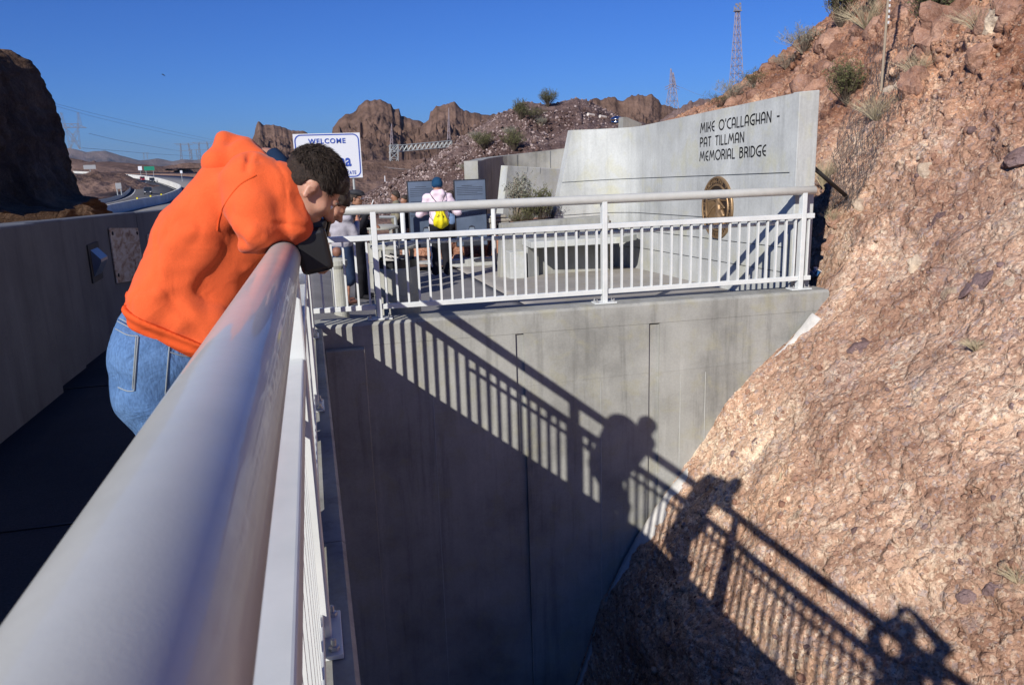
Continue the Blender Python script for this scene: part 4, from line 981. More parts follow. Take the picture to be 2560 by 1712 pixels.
# tall communications mast on the hill
Y = 330; b = Vector(at(1841, 245, Y)); t_ = Vector(at(1844, 28, Y)); k = Y/FPX
R = thing('communications_mast', b, 'very tall slender lattice mast with antennas rising behind the right-hand hill', 'mast')
mb = MB(); lattice(mb, sq(b-Vector((0, 0, 6)), 17*k), sq(t_, 4.0*k), 13, .13); mb.build('lattice', M['mast'], R)
mb = MB(); mb.box(t_, (16*k, 16*k, .5)); mb.build('platform', M['pylon'], R)
mb = MB()
for dx, h in ((-1.6, 8), (-.2, 13), (1.5, 10)): mb.tube([t_+Vector((dx, 0, 0)), t_+Vector((dx, 0, h*k*1.4))], .18, 5)
for dx, dz in ((-1.2, .9), (1.1, 1.2), (.2, 2.0), (-.6, 2.6), (1.0, 2.9)): mb.box(t_+Vector((dx, 0, dz)), (.9, .5, .8))
mb.build('antennas', M['pylon'], R)
# single pylon with pointed head
Y = 420; k = Y/FPX; b = Vector(at(1680, 274, Y)); R = thing('transmission_pylon', b, 'pointed two-peaked steel pylon standing between brown ridge and memorial wall', 'pylon')
mb = MB(); c1 = Vector(at(1681, 213, Y)); lattice(mb, sq(b-Vector((0, 0, 4)), 16*k), sq(c1, 6*k), 4, .14); lattice(mb, sq(c1, 6*k), sq(Vector(at(1677, 172, Y)), .6*k), 4, .09); lattice(mb, sq(c1+Vector((1, 0, 0)), 4*k), sq(Vector(at(1683, 182, Y)), .5*k), 3, .09)
for dz in (0, -6): mb.bar(Vector(at(1681, 214-dz, Y))+Vector((-21*k, 0, -1)), Vector(at(1681, 210-dz, Y)), .22); mb.bar(Vector(at(1681, 214-dz, Y))+Vector((20*k, 0, -1)), Vector(at(1681, 210-dz, Y)), .22)
mb.build('lattice', M['mast'], R)
# V-shaped pylon on the left
def vpylon(x, y, hp, Y, label, grp=None, wd=1.0):
    k = Y/FPX; b = Vector(at(x, y, Y)); S = hp*k; R = thing('transmission_pylon', b, label, 'pylon', grp); mb = MB(); rr = max(.10, .055*S/10)
    q = lambda u, v: b+Vector((u*S*wd, 0, v*S))
    for dy in (-.06*S, .06*S):
        o = Vector((0, dy, 0))
        for a, c in (((-.13, 0), (.02, .42)), ((.13, 0), (-.02, .42)), ((-.15, .5), (.13, 0)), ((.15, .5), (-.13, 0)), ((-.13, 0), (-.15, .5)), ((.13, 0), (.15, .5)), ((-.15, .5), (-.20, .98)), ((.15, .5), (.20, .98)), ((-.19, .68), (.19, .68)), ((-.18, .58), (.18, .58)),
                     ((-.36, .57), (-.18, .64)), ((.36, .57), (.18, .64)), ((-.36, .57), (-.18, .58)), ((.36, .57), (.18, .58)), ((-.25, .62), (-.21, .98)), ((.25, .62), (.21, .98)), ((-.19, .68), (-.08, .58)), ((-.08, .58), (0, .68)), ((0, .68), (.08, .58)), ((.08, .58), (.19, .68)), ((-.14, .22), (.14, .22)), ((-.2, .62), (0, .38)), ((.2, .62), (0, .38))):
            mb.bar(q(*a)+o, q(*c)+o, rr)
    mb.build('lattice', M['pylon'], R)
vpylon(188, 374, 80, 620, 'large steel pylon with two upright horns nearest the dark cliff', None, 1.0)
def hpylon(x, y, hp, Y, label, wd=.5):
    k = Y/FPX; b = Vector(at(x, y, Y)); S = hp*k; R = thing('transmission_pylon', b, label, 'pylon'); mb = MB(); rr = max(.12, S*.012); q = lambda u, v: b+Vector((u*S, 0, v*S))
    for dy in (-.04*S, .04*S):
        o = Vector((0, dy, 0))
        for s in (-1, 1):
            mb.bar(q(s*.28*wd*1.6, 0)+o, q(s*.26*wd*1.6, 1)+o, rr); mb.bar(q(s*.42*wd*1.6, 0)+o, q(s*.30*wd*1.6, .95)+o, rr)
            for i in range(5): mb.bar(q(s*.28*wd*1.6, i*.19)+o, q(s*.38*wd*1.6, i*.19+.1)+o, rr*.7)
        mb.bar(q(-.75*wd*1.6, .98)+o, q(.75*wd*1.6, .98)+o, rr); mb.bar(q(-.6*wd*1.6, .9)+o, q(.6*wd*1.6, .9)+o, rr); mb.bar(q(-.5*wd*1.6, .55)+o, q(.5*wd*1.6, .55)+o, rr*.8)
    mb.build('lattice', M['pylon'], R)
hpylon(466, 400, 37, 1300, 'double steel pylon at the centre of the distant group left of the orange hood'); hpylon(512, 398, 38, 1300, 'steel pylon partly behind the orange hood'); hpylon(487, 398, 22, 1700, 'smaller dark pylon between the two distant double pylons'); hpylon(365, 398, 14, 2300, 'tiny faint pylon standing far off above the green sign')
# gantry
Y = 240; k = Y/FPX; R = thing('lattice_gantry', at(985, 450, Y), 'grey lattice steel gantry with long horizontal truss in front of the buttes', 'gantry')
mb = MB(); c0 = Vector(at(985, 468, Y)); c1 = Vector(at(985, 362, Y)); lattice(mb, sq(c0, 9.5*k), sq(c1, 9.5*k), 6, .11); mb.build('column', M['galv'], R)
p0 = Vector(at(973, 366, Y)); p1 = Vector(at(1130, 352, Y+8)); hh = 15*k; mb = MB()
for o in (Vector((0, 0, 0)), Vector((0, 1.6, 0))):
    mb.bar(p0+o, p1+o, .22); mb.bar(p0+o-Vector((0, 0, hh)), p1+o-Vector((0, 0, hh)), .22)
    for i in range(14):
        a = p0.lerp(p1, i/14)+o; b = p0.lerp(p1, (i+1)/14)+o; mb.bar(a-Vector((0, 0, hh)), b, .13); mb.bar(b, b-Vector((0, 0, hh)), .13)
mb.build('truss', M['galv'], R)
for x, y0, y1 in ((979, 361, 310), (1122, 350, 270)):
    mb = MB(); a = Vector(at(x, y0, Y)); lattice(mb, sq(a, 3.2*k), sq(Vector(at(x, y1, Y)), .3*k), 5, .05); mb.build('spire', M['mast'], R)
# power lines
def wire(pts, Y0, Y1, label, sag=0, r=.05):
    P_ = [at(x, y, Y0+(Y1-Y0)*i/(len(pts)-1)) for i, (x, y) in enumerate(pts)]; C_ = catmull([tuple(p) for p in P_], 24); mb = MB(); mb.tube([tuple(p) for p in C_], r, 4); o = mb.build('power_line', M['pylon']); tag(o, label, 'power line', 'power lines crossing the sky')
wire([(110, 252), (250, 288), (400, 322), (540, 352)], 500, 900, 'upper thin power line slanting down across the sky to the orange hood', r=.07)
wire([(113, 258), (250, 296), (400, 330), (520, 354)], 500, 900, 'second thin power line just under the uppermost one', r=.07)
wire([(222, 334), (300, 352), (400, 370), (450, 378)], 620, 1300, 'power line leaving the crossarm of the large left pylon', r=.11)
wire([(205, 370), (300, 378), (400, 386), (520, 392)], 620, 1300, 'lowest power line just above the blue mountains', r=.11)
wire([(905, 418), (960, 420), (1010, 424)], 240, 230, 'pale line strung below the gantry', r=.04); wire([(903, 414), (960, 418), (1030, 425)], 240, 230, 'upper pale line strung behind the gantry column', r=.04)
wire([(1700, 218), (1760, 240), (1840, 236)], 420, 330, 'thin line from the pointed pylon towards the mast', r=.05)
mb = MB(); a = Vector(at(963, 470, 150)); mb.tube([a-Vector((0, 0, 1)), Vector(at(962, 440, 150))], .09, 6); tag(mb.build('marker_post', M['signw']), 'thin white post on the slope left of the information panels', 'post')
# bird
Y = 170; c = Vector(at(408, 188, Y)); R = thing('bird', c, 'small dark bird gliding high in the blue sky', 'bird')
sdfobj('body', [cone(c+Vector((-.25, 0, .12)), c+Vector((.25, .1, -.12)), .04, .06)], M['rubber'], R, .02, .03)
for s in (-1, 1):
    mb = MB(); mb.prism([c+Vector((0, 0, .03)), c+Vector((-.15, s*.3, .16)), c+Vector((.05, s*.75, .12)), c+Vector((.18, s*.3, 0))], (0, 0, .02)); mb.build('wing', M['rubber'], R)

# ================================================================== plants
def bush(loc, h, spread, n_, label, kind='creosote', seed=0, group=None, lean=(0, 0, 0), up=Vector((0, 0, 1))):
    rs_ = random.Random(seed); R = thing('desert_shrub' if kind != 'grass' else 'grass_tuft', loc, label, 'shrub' if kind != 'grass' else 'grass tuft', group)
    L = Vector(loc); st = MB(); lf = MB()
    for i in range(n_):
        a = rs_.uniform(0, 6.28); e = rs_.uniform(.15, 1.0)**.8; d = Vector((math.cos(a)*spread*e, math.sin(a)*spread*e, h*rs_.uniform(.6, 1.05)*(1.1-.35*e)))+Vector(lean)*h
        mid = d*.5+Vector((rs_.gauss(0, .06), rs_.gauss(0, .06), .05))*h; pts = [L-Vector((0, 0, .04)), L+mid, L+d]
        rr = .0045*max(.5, h) if kind != 'grass' else .0035*max(.6, h*1.5)
        st.tube(pts, [rr*1.6, rr, rr*.35], 3, cap=False)
        for t_ in range(5 if kind != 'grass' else 2):
            f = rs_.uniform(.35, 1); base = pts[0].lerp(pts[1], f*2) if f < .5 else pts[1].lerp(pts[2], f*2-1)
            dd = Vector((rs_.gauss(0, .5), rs_.gauss(0, .5), .8)).normalized()*h*rs_.uniform(.10, .24); st.tube([base, base+dd], rr*.5, 3, cap=False)
            if kind != 'grass' and kind != 'twig':
                for q in range(6):
                    c = base+dd*rs_.uniform(.2, 1.1)+Vector((rs_.gauss(0, .012), rs_.gauss(0, .012), rs_.gauss(0, .012)))*h*1.6; s = h*rs_.uniform(.009, .020)
                    u = Vector((rs_.gauss(0, 1), rs_.gauss(0, 1), rs_.gauss(0, 1))).normalized(); v = u.orthogonal().normalized(); lf.add([c-u*s*1.8, c+v*s*.7, c+u*s*1.8, c-v*s*.7], [(0, 1, 2, 3)])
    st.build('stems' if kind != 'grass' else 'blades', M['twig'] if kind in ('creosote', 'twig') else (M['dry'] if kind == 'grass' else M['dry2']), R)
    if lf.v: tag(lf.build('foliage', M['leaf'] if kind == 'creosote' else M['leafg'], R))
    return R
hp = lambda x, y: hit(x, y)[0]
def onhill(x, y, *a, **k):
    p = hp(x, y)
    if p is not None: return bush(p, *a, **k)
onhill(2118, 262, .80, .42, 130, 'big green creosote bush right of the memorial wall top', 'creosote', 1, lean=(-.15, 0, 0))
onhill(2330, 72, .9, .55, 140, 'green bush beside the large boulder near the top right corner', 'creosote', 2)
onhill(1885, 218, .55, .5, 60, 'dark green bush on the ridge line above the lettering', 'creosote', 3); onhill(1800, 268, .5, .7, 60, 'low green bush just behind the top edge of the memorial wall', 'creosote', 4)
onhill(2100, 72, 1.7, .6, 80, 'tall airy bush standing against the sky at the top of the hill', 'creosote', 5); onhill(2190, 30, 1.5, .8, 80, 'wide airy bush beside the stake on the hill top', 'creosote', 6)
onhill(2010, 135, .8, .9, 110, 'pale dry shrub on the skyline of the hill', 'twigd', 7); onhill(1835, 250, .6, .8, 80, 'dry straw coloured shrub in front of the tall mast', 'twigd', 8); onhill(2165, 72, .7, 1.0, 150, 'yellow dry grass clump near the top of the hill', 'grass', 9)
onhill(2190, 300, .45, .55, 120, 'pale dry bush below the big green creosote', 'grass', 10); onhill(2295, 190, .4, .5, 110, 'dry grass tuft against the orange boulder', 'grass', 11); onhill(2450, 80, .4, .6, 110, 'grey dry tuft between two boulders at the upper right', 'grass', 12)
onhill(2440, 872, .11, .20, 90, 'small dry grass tuft lying on the bare slope at right', 'grass', 13, lean=(-.3, 0, 0)); onhill(2545, 1450, .10, .22, 60, 'sparse dry grass at the far right edge of the slope', 'grass', 14)
onhill(2060, 470, .5, .28, 120, 'tangled grey brush hanging beside the end of the memorial wall', 'grass', 15); onhill(2080, 560, .3, .25, 70, 'wiry dry brush among the dark rocks by the railing end', 'grass', 16)
onhill(1965, 172, .5, .7, 70, 'small dry shrub among the ridge stones', 'twigd', 17)
# planter shrubs
for x, y, h, s, n_, kd, lb in ((1290, 540, 1.0, .28, 70, 'twigd', 'tall thin grey green shrub at the left of the planter'), (1320, 540, .62, .22, 80, 'creosote', 'upright green shrub in the middle of the planter'), (1350, 540, .75, .25, 90, 'creosote', 'tallest green shrub right of centre in the planter'), (1375, 540, .38, .35, 80, 'twigd', 'low silvery bush beside the slanted edge of the memorial wall'), (1300, 542, .3, .4, 90, 'creosote', 'low yellow green plant at the front of the planter')):
    p = at(x, y, 16.2 if kd != 'creosote' else 15.8); p = Vector((p[0], p[1], .52)); bush(p, h, s, n_, lb, kd, int(x), lean=(.1, 0, 0))
# bushes on the rubble slope
rb = BVHTree.FromPolygons([tuple(v) for v in tv], [tuple(p.vertices) for p in tl.data.polygons])
for i, (x, y, h, s, kd, lb) in enumerate(((1210, 375, 1.7, 1.3, 'creosote', 'dark green bush on the rubble slope left of the curved wall'), (1190, 352, 1.0, 1.0, 'twigd', 'pale grey bush higher on the rubble slope'), (1285, 378, 1.9, 1.3, 'creosote', 'round green bush just above the curved wall'), (1303, 300, 2.0, .9, 'creosote', 'upright green bush near the top of the rubble slope'), (1330, 300, 1.3, 1.8, 'creosote', 'spreading bush below the crest of the rubble hill'), (1370, 268, 1.9, 1.2, 'creosote', 'bush breaking the skyline of the rubble hill'), (1275, 340, .9, 1.0, 'twigd', 'pale grass clump in the middle of the rubble slope'), (1352, 315, .9, 1.0, 'twigd', 'pale dry clump below the skyline bush'), (1180, 436, .7, .7, 'twigd', 'grey green low bush left of the curved wall end'), (1160, 425, .6, .8, 'twigd', 'small faint shrub low on the rubble slope'))):
    q = ray(x, y); h_ = rb.ray_cast(Vector(CAM), Vector(q))
    if h_[0] is not None: bush(h_[0], h*.68, s*.75, 120, lb, kd, 200+i)

# ---- boulders on the hill
bid = 0
def boulder(x, y, s, mt, label, seed, flat=.8, rot=None, sink=.25, sub=3, sc=(1, 1, 1), cat='boulder'):
    p, n_ = hit(x, y)
    if p is None: return
    if n_.z < 0: n_ = -n_
    me = rockmesh(seed, sub, .34, flat); me.materials.append(mt); o = bpy.data.objects.new('boulder', me); COL.objects.link(o)
    o.location = p-n_*s*sink; o.scale = (s*sc[0], s*sc[1], s*sc[2]); o.rotation_euler = rot or (seed*.7, seed*1.3, seed*2.1); tag(o, label, cat); return o
for a in ((2290, 215, .42, 'rock2', 'large flat orange boulder in the middle of the upper hill', 3, .7), (2345, 95, .62, 'rock2', 'big dark boulder beside the green bush at the top right', 4, .7), (2320, 120, .3, 'rock2', 'reddish boulder under the dark boulder at the top right', 5, .6), (2488, 55, .30, 'rockp', 'pale rounded boulder near the top right corner', 6, .9), (2310, 82, .16, 'rockp', 'small pale round boulder right beside the green bush', 7, .9),
          (2230, 225, .18, 'rockp', 'small pale stone at the foot of the tall stake', 8, .8), (2078, 100, .36, 'rock2', 'brown boulder perched on the left skyline of the hill', 9, .8), (1950, 172, .2, 'rock2', 'small round boulder sitting on the ridge beside the dry shrub', 10, .95), (2090, 135, .40, 'rock2', 'angular brown boulder below the skyline boulder', 12, .7), (2030, 225, .38, 'rock2', 'long sloping boulder above the memorial wall corner', 13, .6),
          (2400, 30, .35, 'rock2', 'broken reddish boulder high at the top right', 14, .7), (2530, 20, .4, 'rock2', 'dark boulder in the extreme top right corner', 15, .7), (2440, 150, .25, 'rock2', 'tan boulder between the tuft and the orange boulder', 16, .7), (2285, 135, .28, 'rock2', 'wedge shaped red boulder above the orange boulder', 17, .6), (2130, 115, .22, 'rock2', 'flat dark stone left of the stake', 18, .6)):
    boulder(a[0], a[1], a[2], M[a[3]], a[4], a[5], a[6])
# stones set in the conglomerate
for a in ((2435, 700, .20, 'rockm', 'flat mauve stone set in the slope at right', 21, .35), (2380, 725, .13, 'rockp', 'pale cream stone set beside the mauve stone', 22, .4), (2290, 668, .13, 'rockp', 'pale yellow cracked stone set in the middle of the slope', 23, .45), (2310, 430, .12, 'rockp', 'white square stone high on the slope', 24, .5), (2335, 555, .13, 'rockm', 'grey oblong stone standing upright in the slope', 25, .4),
          (2145, 515, .13, 'rockp', 'round ribbed stone at the lower end of the drain pipe', 26, .7), (2150, 862, .17, 'rockm', 'long dark purple stone lying in the slope below the railing end', 27, .4), (2430, 1200, .10, 'rock', 'large round tan stone in the lower right slope', 28, .4), (1885, 1110, .09, 'rockm', 'dull mauve stone near the wall in the lower slope', 29, .35), (2525, 705, .07, 'rockp', 'thin curled pale stone at the right edge', 30, .5),
          (2045, 750, .10, 'rockp', 'pale lump of stone just right of the kerb end', 31, .6), (2240, 915, .10, 'rockp', 'pale yellow patch stone in the middle slope', 32, .35), (1990, 1290, .055, 'rockp', 'small yellow pointed stone above the railing shadow', 33, .4), (2475, 1480, .09, 'rockm', 'broken mauve stone near the lower right corner', 34, .5), (2420, 1490, .08, 'rockm', 'dark angular stone left of the broken mauve stone', 35, .5), (2390, 280, .2, 'rock', 'tan slab of stone at upper right slope', 36, .5), (2545, 380, .22, 'rockm', 'dark overhanging stone at the right edge', 37, .5), (2055, 575, .16, 'rock2', 'dark red stone in the gap behind the railing end', 38, .6), (2070, 610, .14, 'rock2', 'lower dark stone in the gap behind the railing end', 39, .6), (2090, 540, .15, 'rock2', 'upper brown stone in the gap behind the railing end', 40, .6)):
    n_ = hit(a[0], a[1]); 
    if n_[0] is None: continue
    eu = n_[1] if n_[1].z > 0 else -n_[1]; q = eu.to_track_quat('Z', 'Y').to_euler(); boulder(a[0], a[1], a[2], M[a[3]], a[4], a[5], a[6], rot=q, sink=.22, cat='stone', sc=(1, 1.15, 1))
# litter, twig, drain pipe, stake, mesh
p = hp(2040, 690)
if p is not None:
    R = thing('crumpled_wrapper', p, 'crumpled blue and white wrapper lying at the end of the railing', 'litter'); c = p+Vector((-.02, -.05, .03)); mb = MB()
    for i in range(10): mb.box(c+Vector((random.uniform(-.12, .12), random.uniform(-.05, .05), random.uniform(-.02, .05))), (.09, .06, .012), Matrix.Rotation(random.uniform(-1, 1), 3, 'Y') @ Matrix.Rotation(random.uniform(-1, 1), 3, 'X'))
    mb.build('blue_foil', M['bag'], R); mb = MB()
    for i in range(6): mb.box(c+Vector((random.uniform(-.12, .14), random.uniform(-.05, .05), random.uniform(.0, .10))), (.06, .05, .012), Matrix.Rotation(random.uniform(-1, 1), 3, 'Y') @ Matrix.Rotation(random.uniform(-1, 1), 3, 'X'))
    mb.build('white_foil', M['paper'], R)
p = hp(1943, 1200)
if p is not None:
    mb = MB(); mb.tube([p+Vector((-.02, -.05, -.07)), p+Vector((.03, -.03, .10))], .009, 5); tag(mb.build('broken_stick', M['dry']), 'short pale broken stick lying on the lower slope', 'stick')
a = Vector((XW+.28, 9.80, 1.68)); b = hp(2118, 498)
if b is not None:
    mb = MB(); mb.tube([a, b+Vector((0, 0, .03))], .030, 10); tag(mb.build('drain_pipe', M['rubber'], smooth=True), 'dark pipe slanting from the memorial wall end down into the rock', 'pipe')
p = hp(2203, 225)
if p is not None:
    ST = thing('marker_stake', p, 'tall thin stake with white notches standing on the hill', 'stake'); mb = MB(); mb.tube([p-Vector((0, 0, .1)), p+Vector((.02, 0, 4.2))], .022, 8); mb.build('rod', M['dry2'], ST)
    mb = MB(); mb.box((0, 0, 0), (.03, .03, .045)); nm_ = mb.mesh('notch', M['stripe'])
    for i in range(34): inst('notch', nm_, ST, p+Vector((.028, -.012, 1.1+i*.09)))
# torn wire netting pinned on the hill
pts = [[hit(x, y)[0] for x in np.linspace(x0, x1, 15)] for y, x0, x1 in ((120, 2165, 2290), (165, 2160, 2280), (210, 2160, 2270), (255, 2150, 2260), (300, 2110, 2240), (345, 2095, 2220), (390, 2080, 2200), (435, 2070, 2180), (480, 2060, 2160), (525, 2055, 2130))]
NT = thing('wire_netting', pts[3][4] or (8, 12, 3), 'torn dark wire netting pinned over the rocks right of the memorial wall', 'wire netting'); mb = MB(); g_ = [[(q+Vector((-.05, -.05, .04))) if q is not None else None for q in row] for row in pts]
def gp(u, v):
    i = min(int(v), len(g_)-2); j = min(int(u), 13); fu, fv = u-j, v-i; q = [g_[i][j], g_[i][j+1], g_[i+1][j], g_[i+1][j+1]]
    return None if any(t is None for t in q) else (q[0]*(1-fu)+q[1]*fu)*(1-fv)+(q[2]*(1-fu)+q[3]*fu)*fv
for k in range(-34, 60):
    for s in (1, -1):
        prev = None
        for t_ in np.linspace(0, 9, 37):
            u = k*.45+s*t_*1.9+(0 if s > 0 else 14)
            q = gp(u, t_) if 0 <= u <= 14 else None
            if q is not None: q = q+Vector((random.gauss(0, .02), 0, random.gauss(0, .02)))
            if prev is not None and q is not None and random.random() < .8: mb.tube([prev, q], .0032, 3, cap=False)
            prev = q
o = mb.build('net_wires', M['wire'], NT); o['kind'] = 'stuff'

# ---- riprap boulders behind the plaza, individually
rs_ = random.Random(4); j = 0
ORD = ['first', 'second', 'third', 'fourth', 'fifth', 'sixth', 'seventh', 'eighth', 'ninth', 'tenth', 'eleventh', 'twelfth', 'thirteenth', 'fourteenth', 'fifteenth', 'sixteenth', 'last']
lbw = ['broad', 'squat', 'tilted', 'wedge shaped', 'flat topped', 'rounded']; lbc = ['red brown', 'tan', 'rusty', 'pinkish']
for i in range(34):
    f = i % 17; row = i//17; x = 1.55+f*.30+rs_.uniform(-.05, .05); s = rs_.uniform(.20, .34); me = rockmesh(100+i, 3, .2, .85); me.materials.append(M['rip']); o = bpy.data.objects.new('boulder', me); COL.objects.link(o)
    if row == 1: s *= 1.1
    o.location = (x-.3*row, 18.3+row*.5, -.62+row*.30+rs_.uniform(0, .06)); o.scale = (s*1.15, s, s*.95); o.rotation_euler = (rs_.uniform(0, 6), rs_.uniform(0, 6), rs_.uniform(0, 6)); tag(o, ('%s boulder from the left in the front rock row below the panels' if row == 0 else '%s boulder from the left in the upper rock row behind the panels') % ORD[f], 'boulder', 'boulders along the plaza edge')
for i in range(9):
    s = rs_.uniform(.22, .4); me = rockmesh(160+i, 3, .2, .85); me.materials.append(M['rip']); o = bpy.data.objects.new('boulder', me); COL.objects.link(o)
    o.location = (-.3+i*.27, 18.6+rs_.uniform(0, .6), -.42+rs_.uniform(0, .35)); o.scale = (s, s, s); o.rotation_euler = (rs_.uniform(0, 6), rs_.uniform(0, 6), 0); tag(o, '%s red boulder from the left in the pile behind the standing visitors' % ORD[i], 'boulder', 'boulders behind the visitors')
K = thing('plaza_kerb', (2, 17.4, -.5), 'low pale concrete kerb in front of the boulder row', 'kerb'); mb = MB(); mb.box((1.8, 17.75, -.42), (6.2, .28, .16)); mb.build('kerb_block', M['conc2'], K)

# ---- information panels with their posts
def panel(x0, x1, yt, yb, Y, label, title):
    a = Vector(at(x0, yt, Y)); b = Vector(at(x1, yt, Y)); c = Vector(at((x0+x1)/2, yb, Y)); wd = b.x-a.x; h = a.z-c.z; m_ = Vector(((a.x+b.x)/2, Y, (a.z+c.z)/2))
    R = thing('information_panel', (m_.x, Y, -.4), label, 'information panel', 'information panels on the plaza'); mb = MB(); mb.box(m_, (wd, .05, h)); mb.build('frame', M['frame'], R, bevel=.01)
    mb = MB(); mb.box(m_+Vector((0, -.028, -.0)), (wd-.045, .008, h-.045)); s = mb.build('printed_sheet', M['panel'], R); f = Y-.034; tx = lambda t_, sz, x, z_, m2='panelink': text('lettering', t_, sz, M[m2], s, (x, f, z_), (1, 0, 0), (0, 0, 1), 'CENTER', .002)
    tx(title, .062, m_.x, m_.z-.03*h); mb = MB()
    for i in range(15):
        if i in (6, 7): continue
        l = wd*(.40 if i % 4 else .32); mb.box((m_.x-wd*.42+l, f, a.z-.13-i*.038), (l*2 if i else l, .003, .009))
    mb.build('text_lines', M['panelink'], s)
    cx, cz = m_.x+.0, m_.z-h*.33
    for mt, pr in (('panelink', [(-.20, -.22), (.20, -.22), (.17, -.05), (.06, 0), (-.06, 0), (-.17, -.05)]), ('panellite', [(-.055, .0), (.055, .0), (.07, .10), (.045, .17), (-.045, .17), (-.07, .10)]), ('panelink', [(-.075, .10), (.075, .10), (.06, .19), (0, .215), (-.06, .19)])):
        mb = MB(); mb.prism([(cx+p_[0], f-(.001 if mt == 'panelink' else .002), cz+p_[1]) for p_ in pr], (0, -.002, 0)); mb.build('portrait', M[mt], s)
    return R
panel(1016, 1101, 453, 620, 17.0, 'left dark blue information panel, partly behind the pink hooded visitor', 'THE LIFE & LEGACY OF'); panel(1133, 1214, 450, 616, 17.05, 'right dark blue information panel, beside the curved wall', 'LIFE & LEGACY OF')
PR = thing('plaza_handrail', at(1010, 680, 16.4), 'pale steel handrail on round posts in front of the information panels', 'handrail')
for x0, yt, x1, yb, Y in ((1004, 520, 1015, 682, 16.6), (1232, 516, 1238, 668, 16.9)):
    a = Vector(at(x0, yt, Y)); b = Vector(at(x1, yb, Y)); a.y = b.y = Y; mb = MB(); mb.tube([b+Vector((0, 0, -.05)), (b.x, Y, a.z)], .05, 14); mb.build('post', M['paint'], PR, smooth=True); e_ = (b.x, Y, a.z)
    if x0 == 1004: e0 = e_
mb = MB(); mb.tube([e0, e_], .045, 12); mb.build('rail', M['paint'], PR, smooth=True)
FR = thing('steel_stand', at(970, 600, 15.5), 'small dark steel frame stand between bin and handrail', 'stand'); mb = MB(); a = Vector(at(948, 543, 15.8)); b = Vector(at(988, 543, 15.8)); mb.tube([a, b], .03, 6); mb.tube([b, Vector(at(992, 600, 15.8)), Vector(at(993, 640, 15.8))], .035, 6); mb.build('frame_tube', M['galv'], FR)

# ---- litter bins
def bin_(x, y, zb, h, r, label, full=True, mt='conc4'):
    R = thing('litter_bin', (x, y, zb), label, 'litter bin'); b = Vector((x, y, zb)); mb = MB(); mb.lathe(b, [(r*.96, 0), (r, .02), (r, h*.42), (r*.975, h*.425), (r*.975, h*.435), (r, h*.44), (r, h*.72), (r*.95, h*.745)], 40); mb.build('drum', M[mt], R)
    mb = MB(); mb.lathe(b+Vector((0, 0, h*.745)), [(r*.93, -.06), (r*.93, .10), (r*.86, .10), (r*.84, .02)], 32); mb.build('liner', M['black'], R)
    for i in range(4): a_ = i*math.pi/2+.5; mb = MB(); mb.box(b+Vector((math.cos(a_)*r*.9, math.sin(a_)*r*.9, h*.84)), (.05, .05, h*.24)); mb.build('lid_support', M[mt], R)
    mb = MB(); mb.lathe(b+Vector((0, 0, h*.955)), [(r, 0), (r*1.03, .015), (r*1.03, .04), (r*.7, .07)], 40); mb.build('lid', M[mt], R)
    if full:
        for i in range(7): mb = MB(); mb.box(b+Vector((random.uniform(-.14, .10), random.uniform(-.16, -.02), h*.745+.10+random.uniform(0, .05))), (.11, .09, .02), Matrix.Rotation(random.uniform(-.7, .7), 3, 'Y') @ Matrix.Rotation(random.uniform(-.6, .6), 3, 'X')); q = mb.build('paper_scrap', M['paper'], R)
bin_(1.03, 10.38, -.29, 1.13, .30, 'round concrete litter bin with black liner right behind the plaza railing')
p = at(968, 640, 14.8); bin_(float(at(958, 600, 14.8)[0]), 14.8, -.42, 1.15, .29, 'second round concrete litter bin behind the man in the flat cap', False)
p = at(848, 700, 10.9); UR = thing('bollard_urn', (p[0], 10.9, -.25), 'pale concrete post with brown round knob beside the litter bin', 'bollard'); mb = MB(); mb.lathe((float(p[0]), 10.9, -.25), [(.10, 0), (.10, .75), (.13, .80), (.13, .86), (.05, .9)], 20); mb.build('shaft', M['conc4'], UR); mb = MB(); mb.lathe((float(p[0]), 10.9, .66), [(.01, 0), (.05, .015), (.065, .065), (.05, .115), (.01, .13)], 16); mb.build('knob', M['knob'], UR, smooth=True)

# ---- welcome sign
Y = 23.0; a = Vector(at(729, 333, Y)); b = Vector(at(897, 332, Y)); c = Vector(at(902, 444, Y)); wd = b.x-a.x; h = b.z-c.z; m_ = Vector(((a.x+b.x)/2+.02, Y, b.z-h/2))
WS = thing('welcome_sign', (m_.x, Y, -.8), 'white welcome sign with blue border behind the orange hooded man', 'sign'); mb = MB(); mb.box(m_, (wd, .04, h)); bd = mb.build('board', M['signw'], WS)
def rrect(w_, h_, r, n_=8): return [(sx*(w_/2-r)+r*math.cos(rad(a0+90*i/n_)), sz*(h_/2-r)+r*math.sin(rad(a0+90*i/n_))) for sx, sz, a0 in ((1, 1, 0), (-1, 1, 90), (-1, -1, 180), (1, -1, 270)) for i in range(n_+1)]
o1 = rrect(wd*.965, h*.965, .17); o2 = rrect(wd*.93, h*.915, .145); n_ = len(o1); mb = MB(); mb.v = [(m_.x+p_[0], Y-.024, m_.z+p_[1]) for p_ in o1+o2]; mb.f = [(i, (i+1) % n_, n_+(i+1) % n_, n_+i) for i in range(n_)]; mb.build('border', M['signb'], bd)
text('lettering', 'WELCOME', .185, M['signb'], bd, (m_.x, Y-.025, m_.z+h*.28), (1, 0, 0), (0, 0, 1), 'CENTER', .006, 1.0, 1.18, bold=.005)
text('lettering', 'Arizona', .46, M['signb'], bd, (m_.x+.0, Y-.025, m_.z-h*.23), (1, 0, 0), (0, 0, 1), 'CENTER', .006, .82, 1.02, bold=.010)
text('lettering', 'THE GRAND CANYON STATE', .135, M['signb'], bd, (m_.x, Y-.025, m_.z-h*.42), (1, 0, 0), (0, 0, 1), 'CENTER', .006, .78, 1.04, bold=.002)
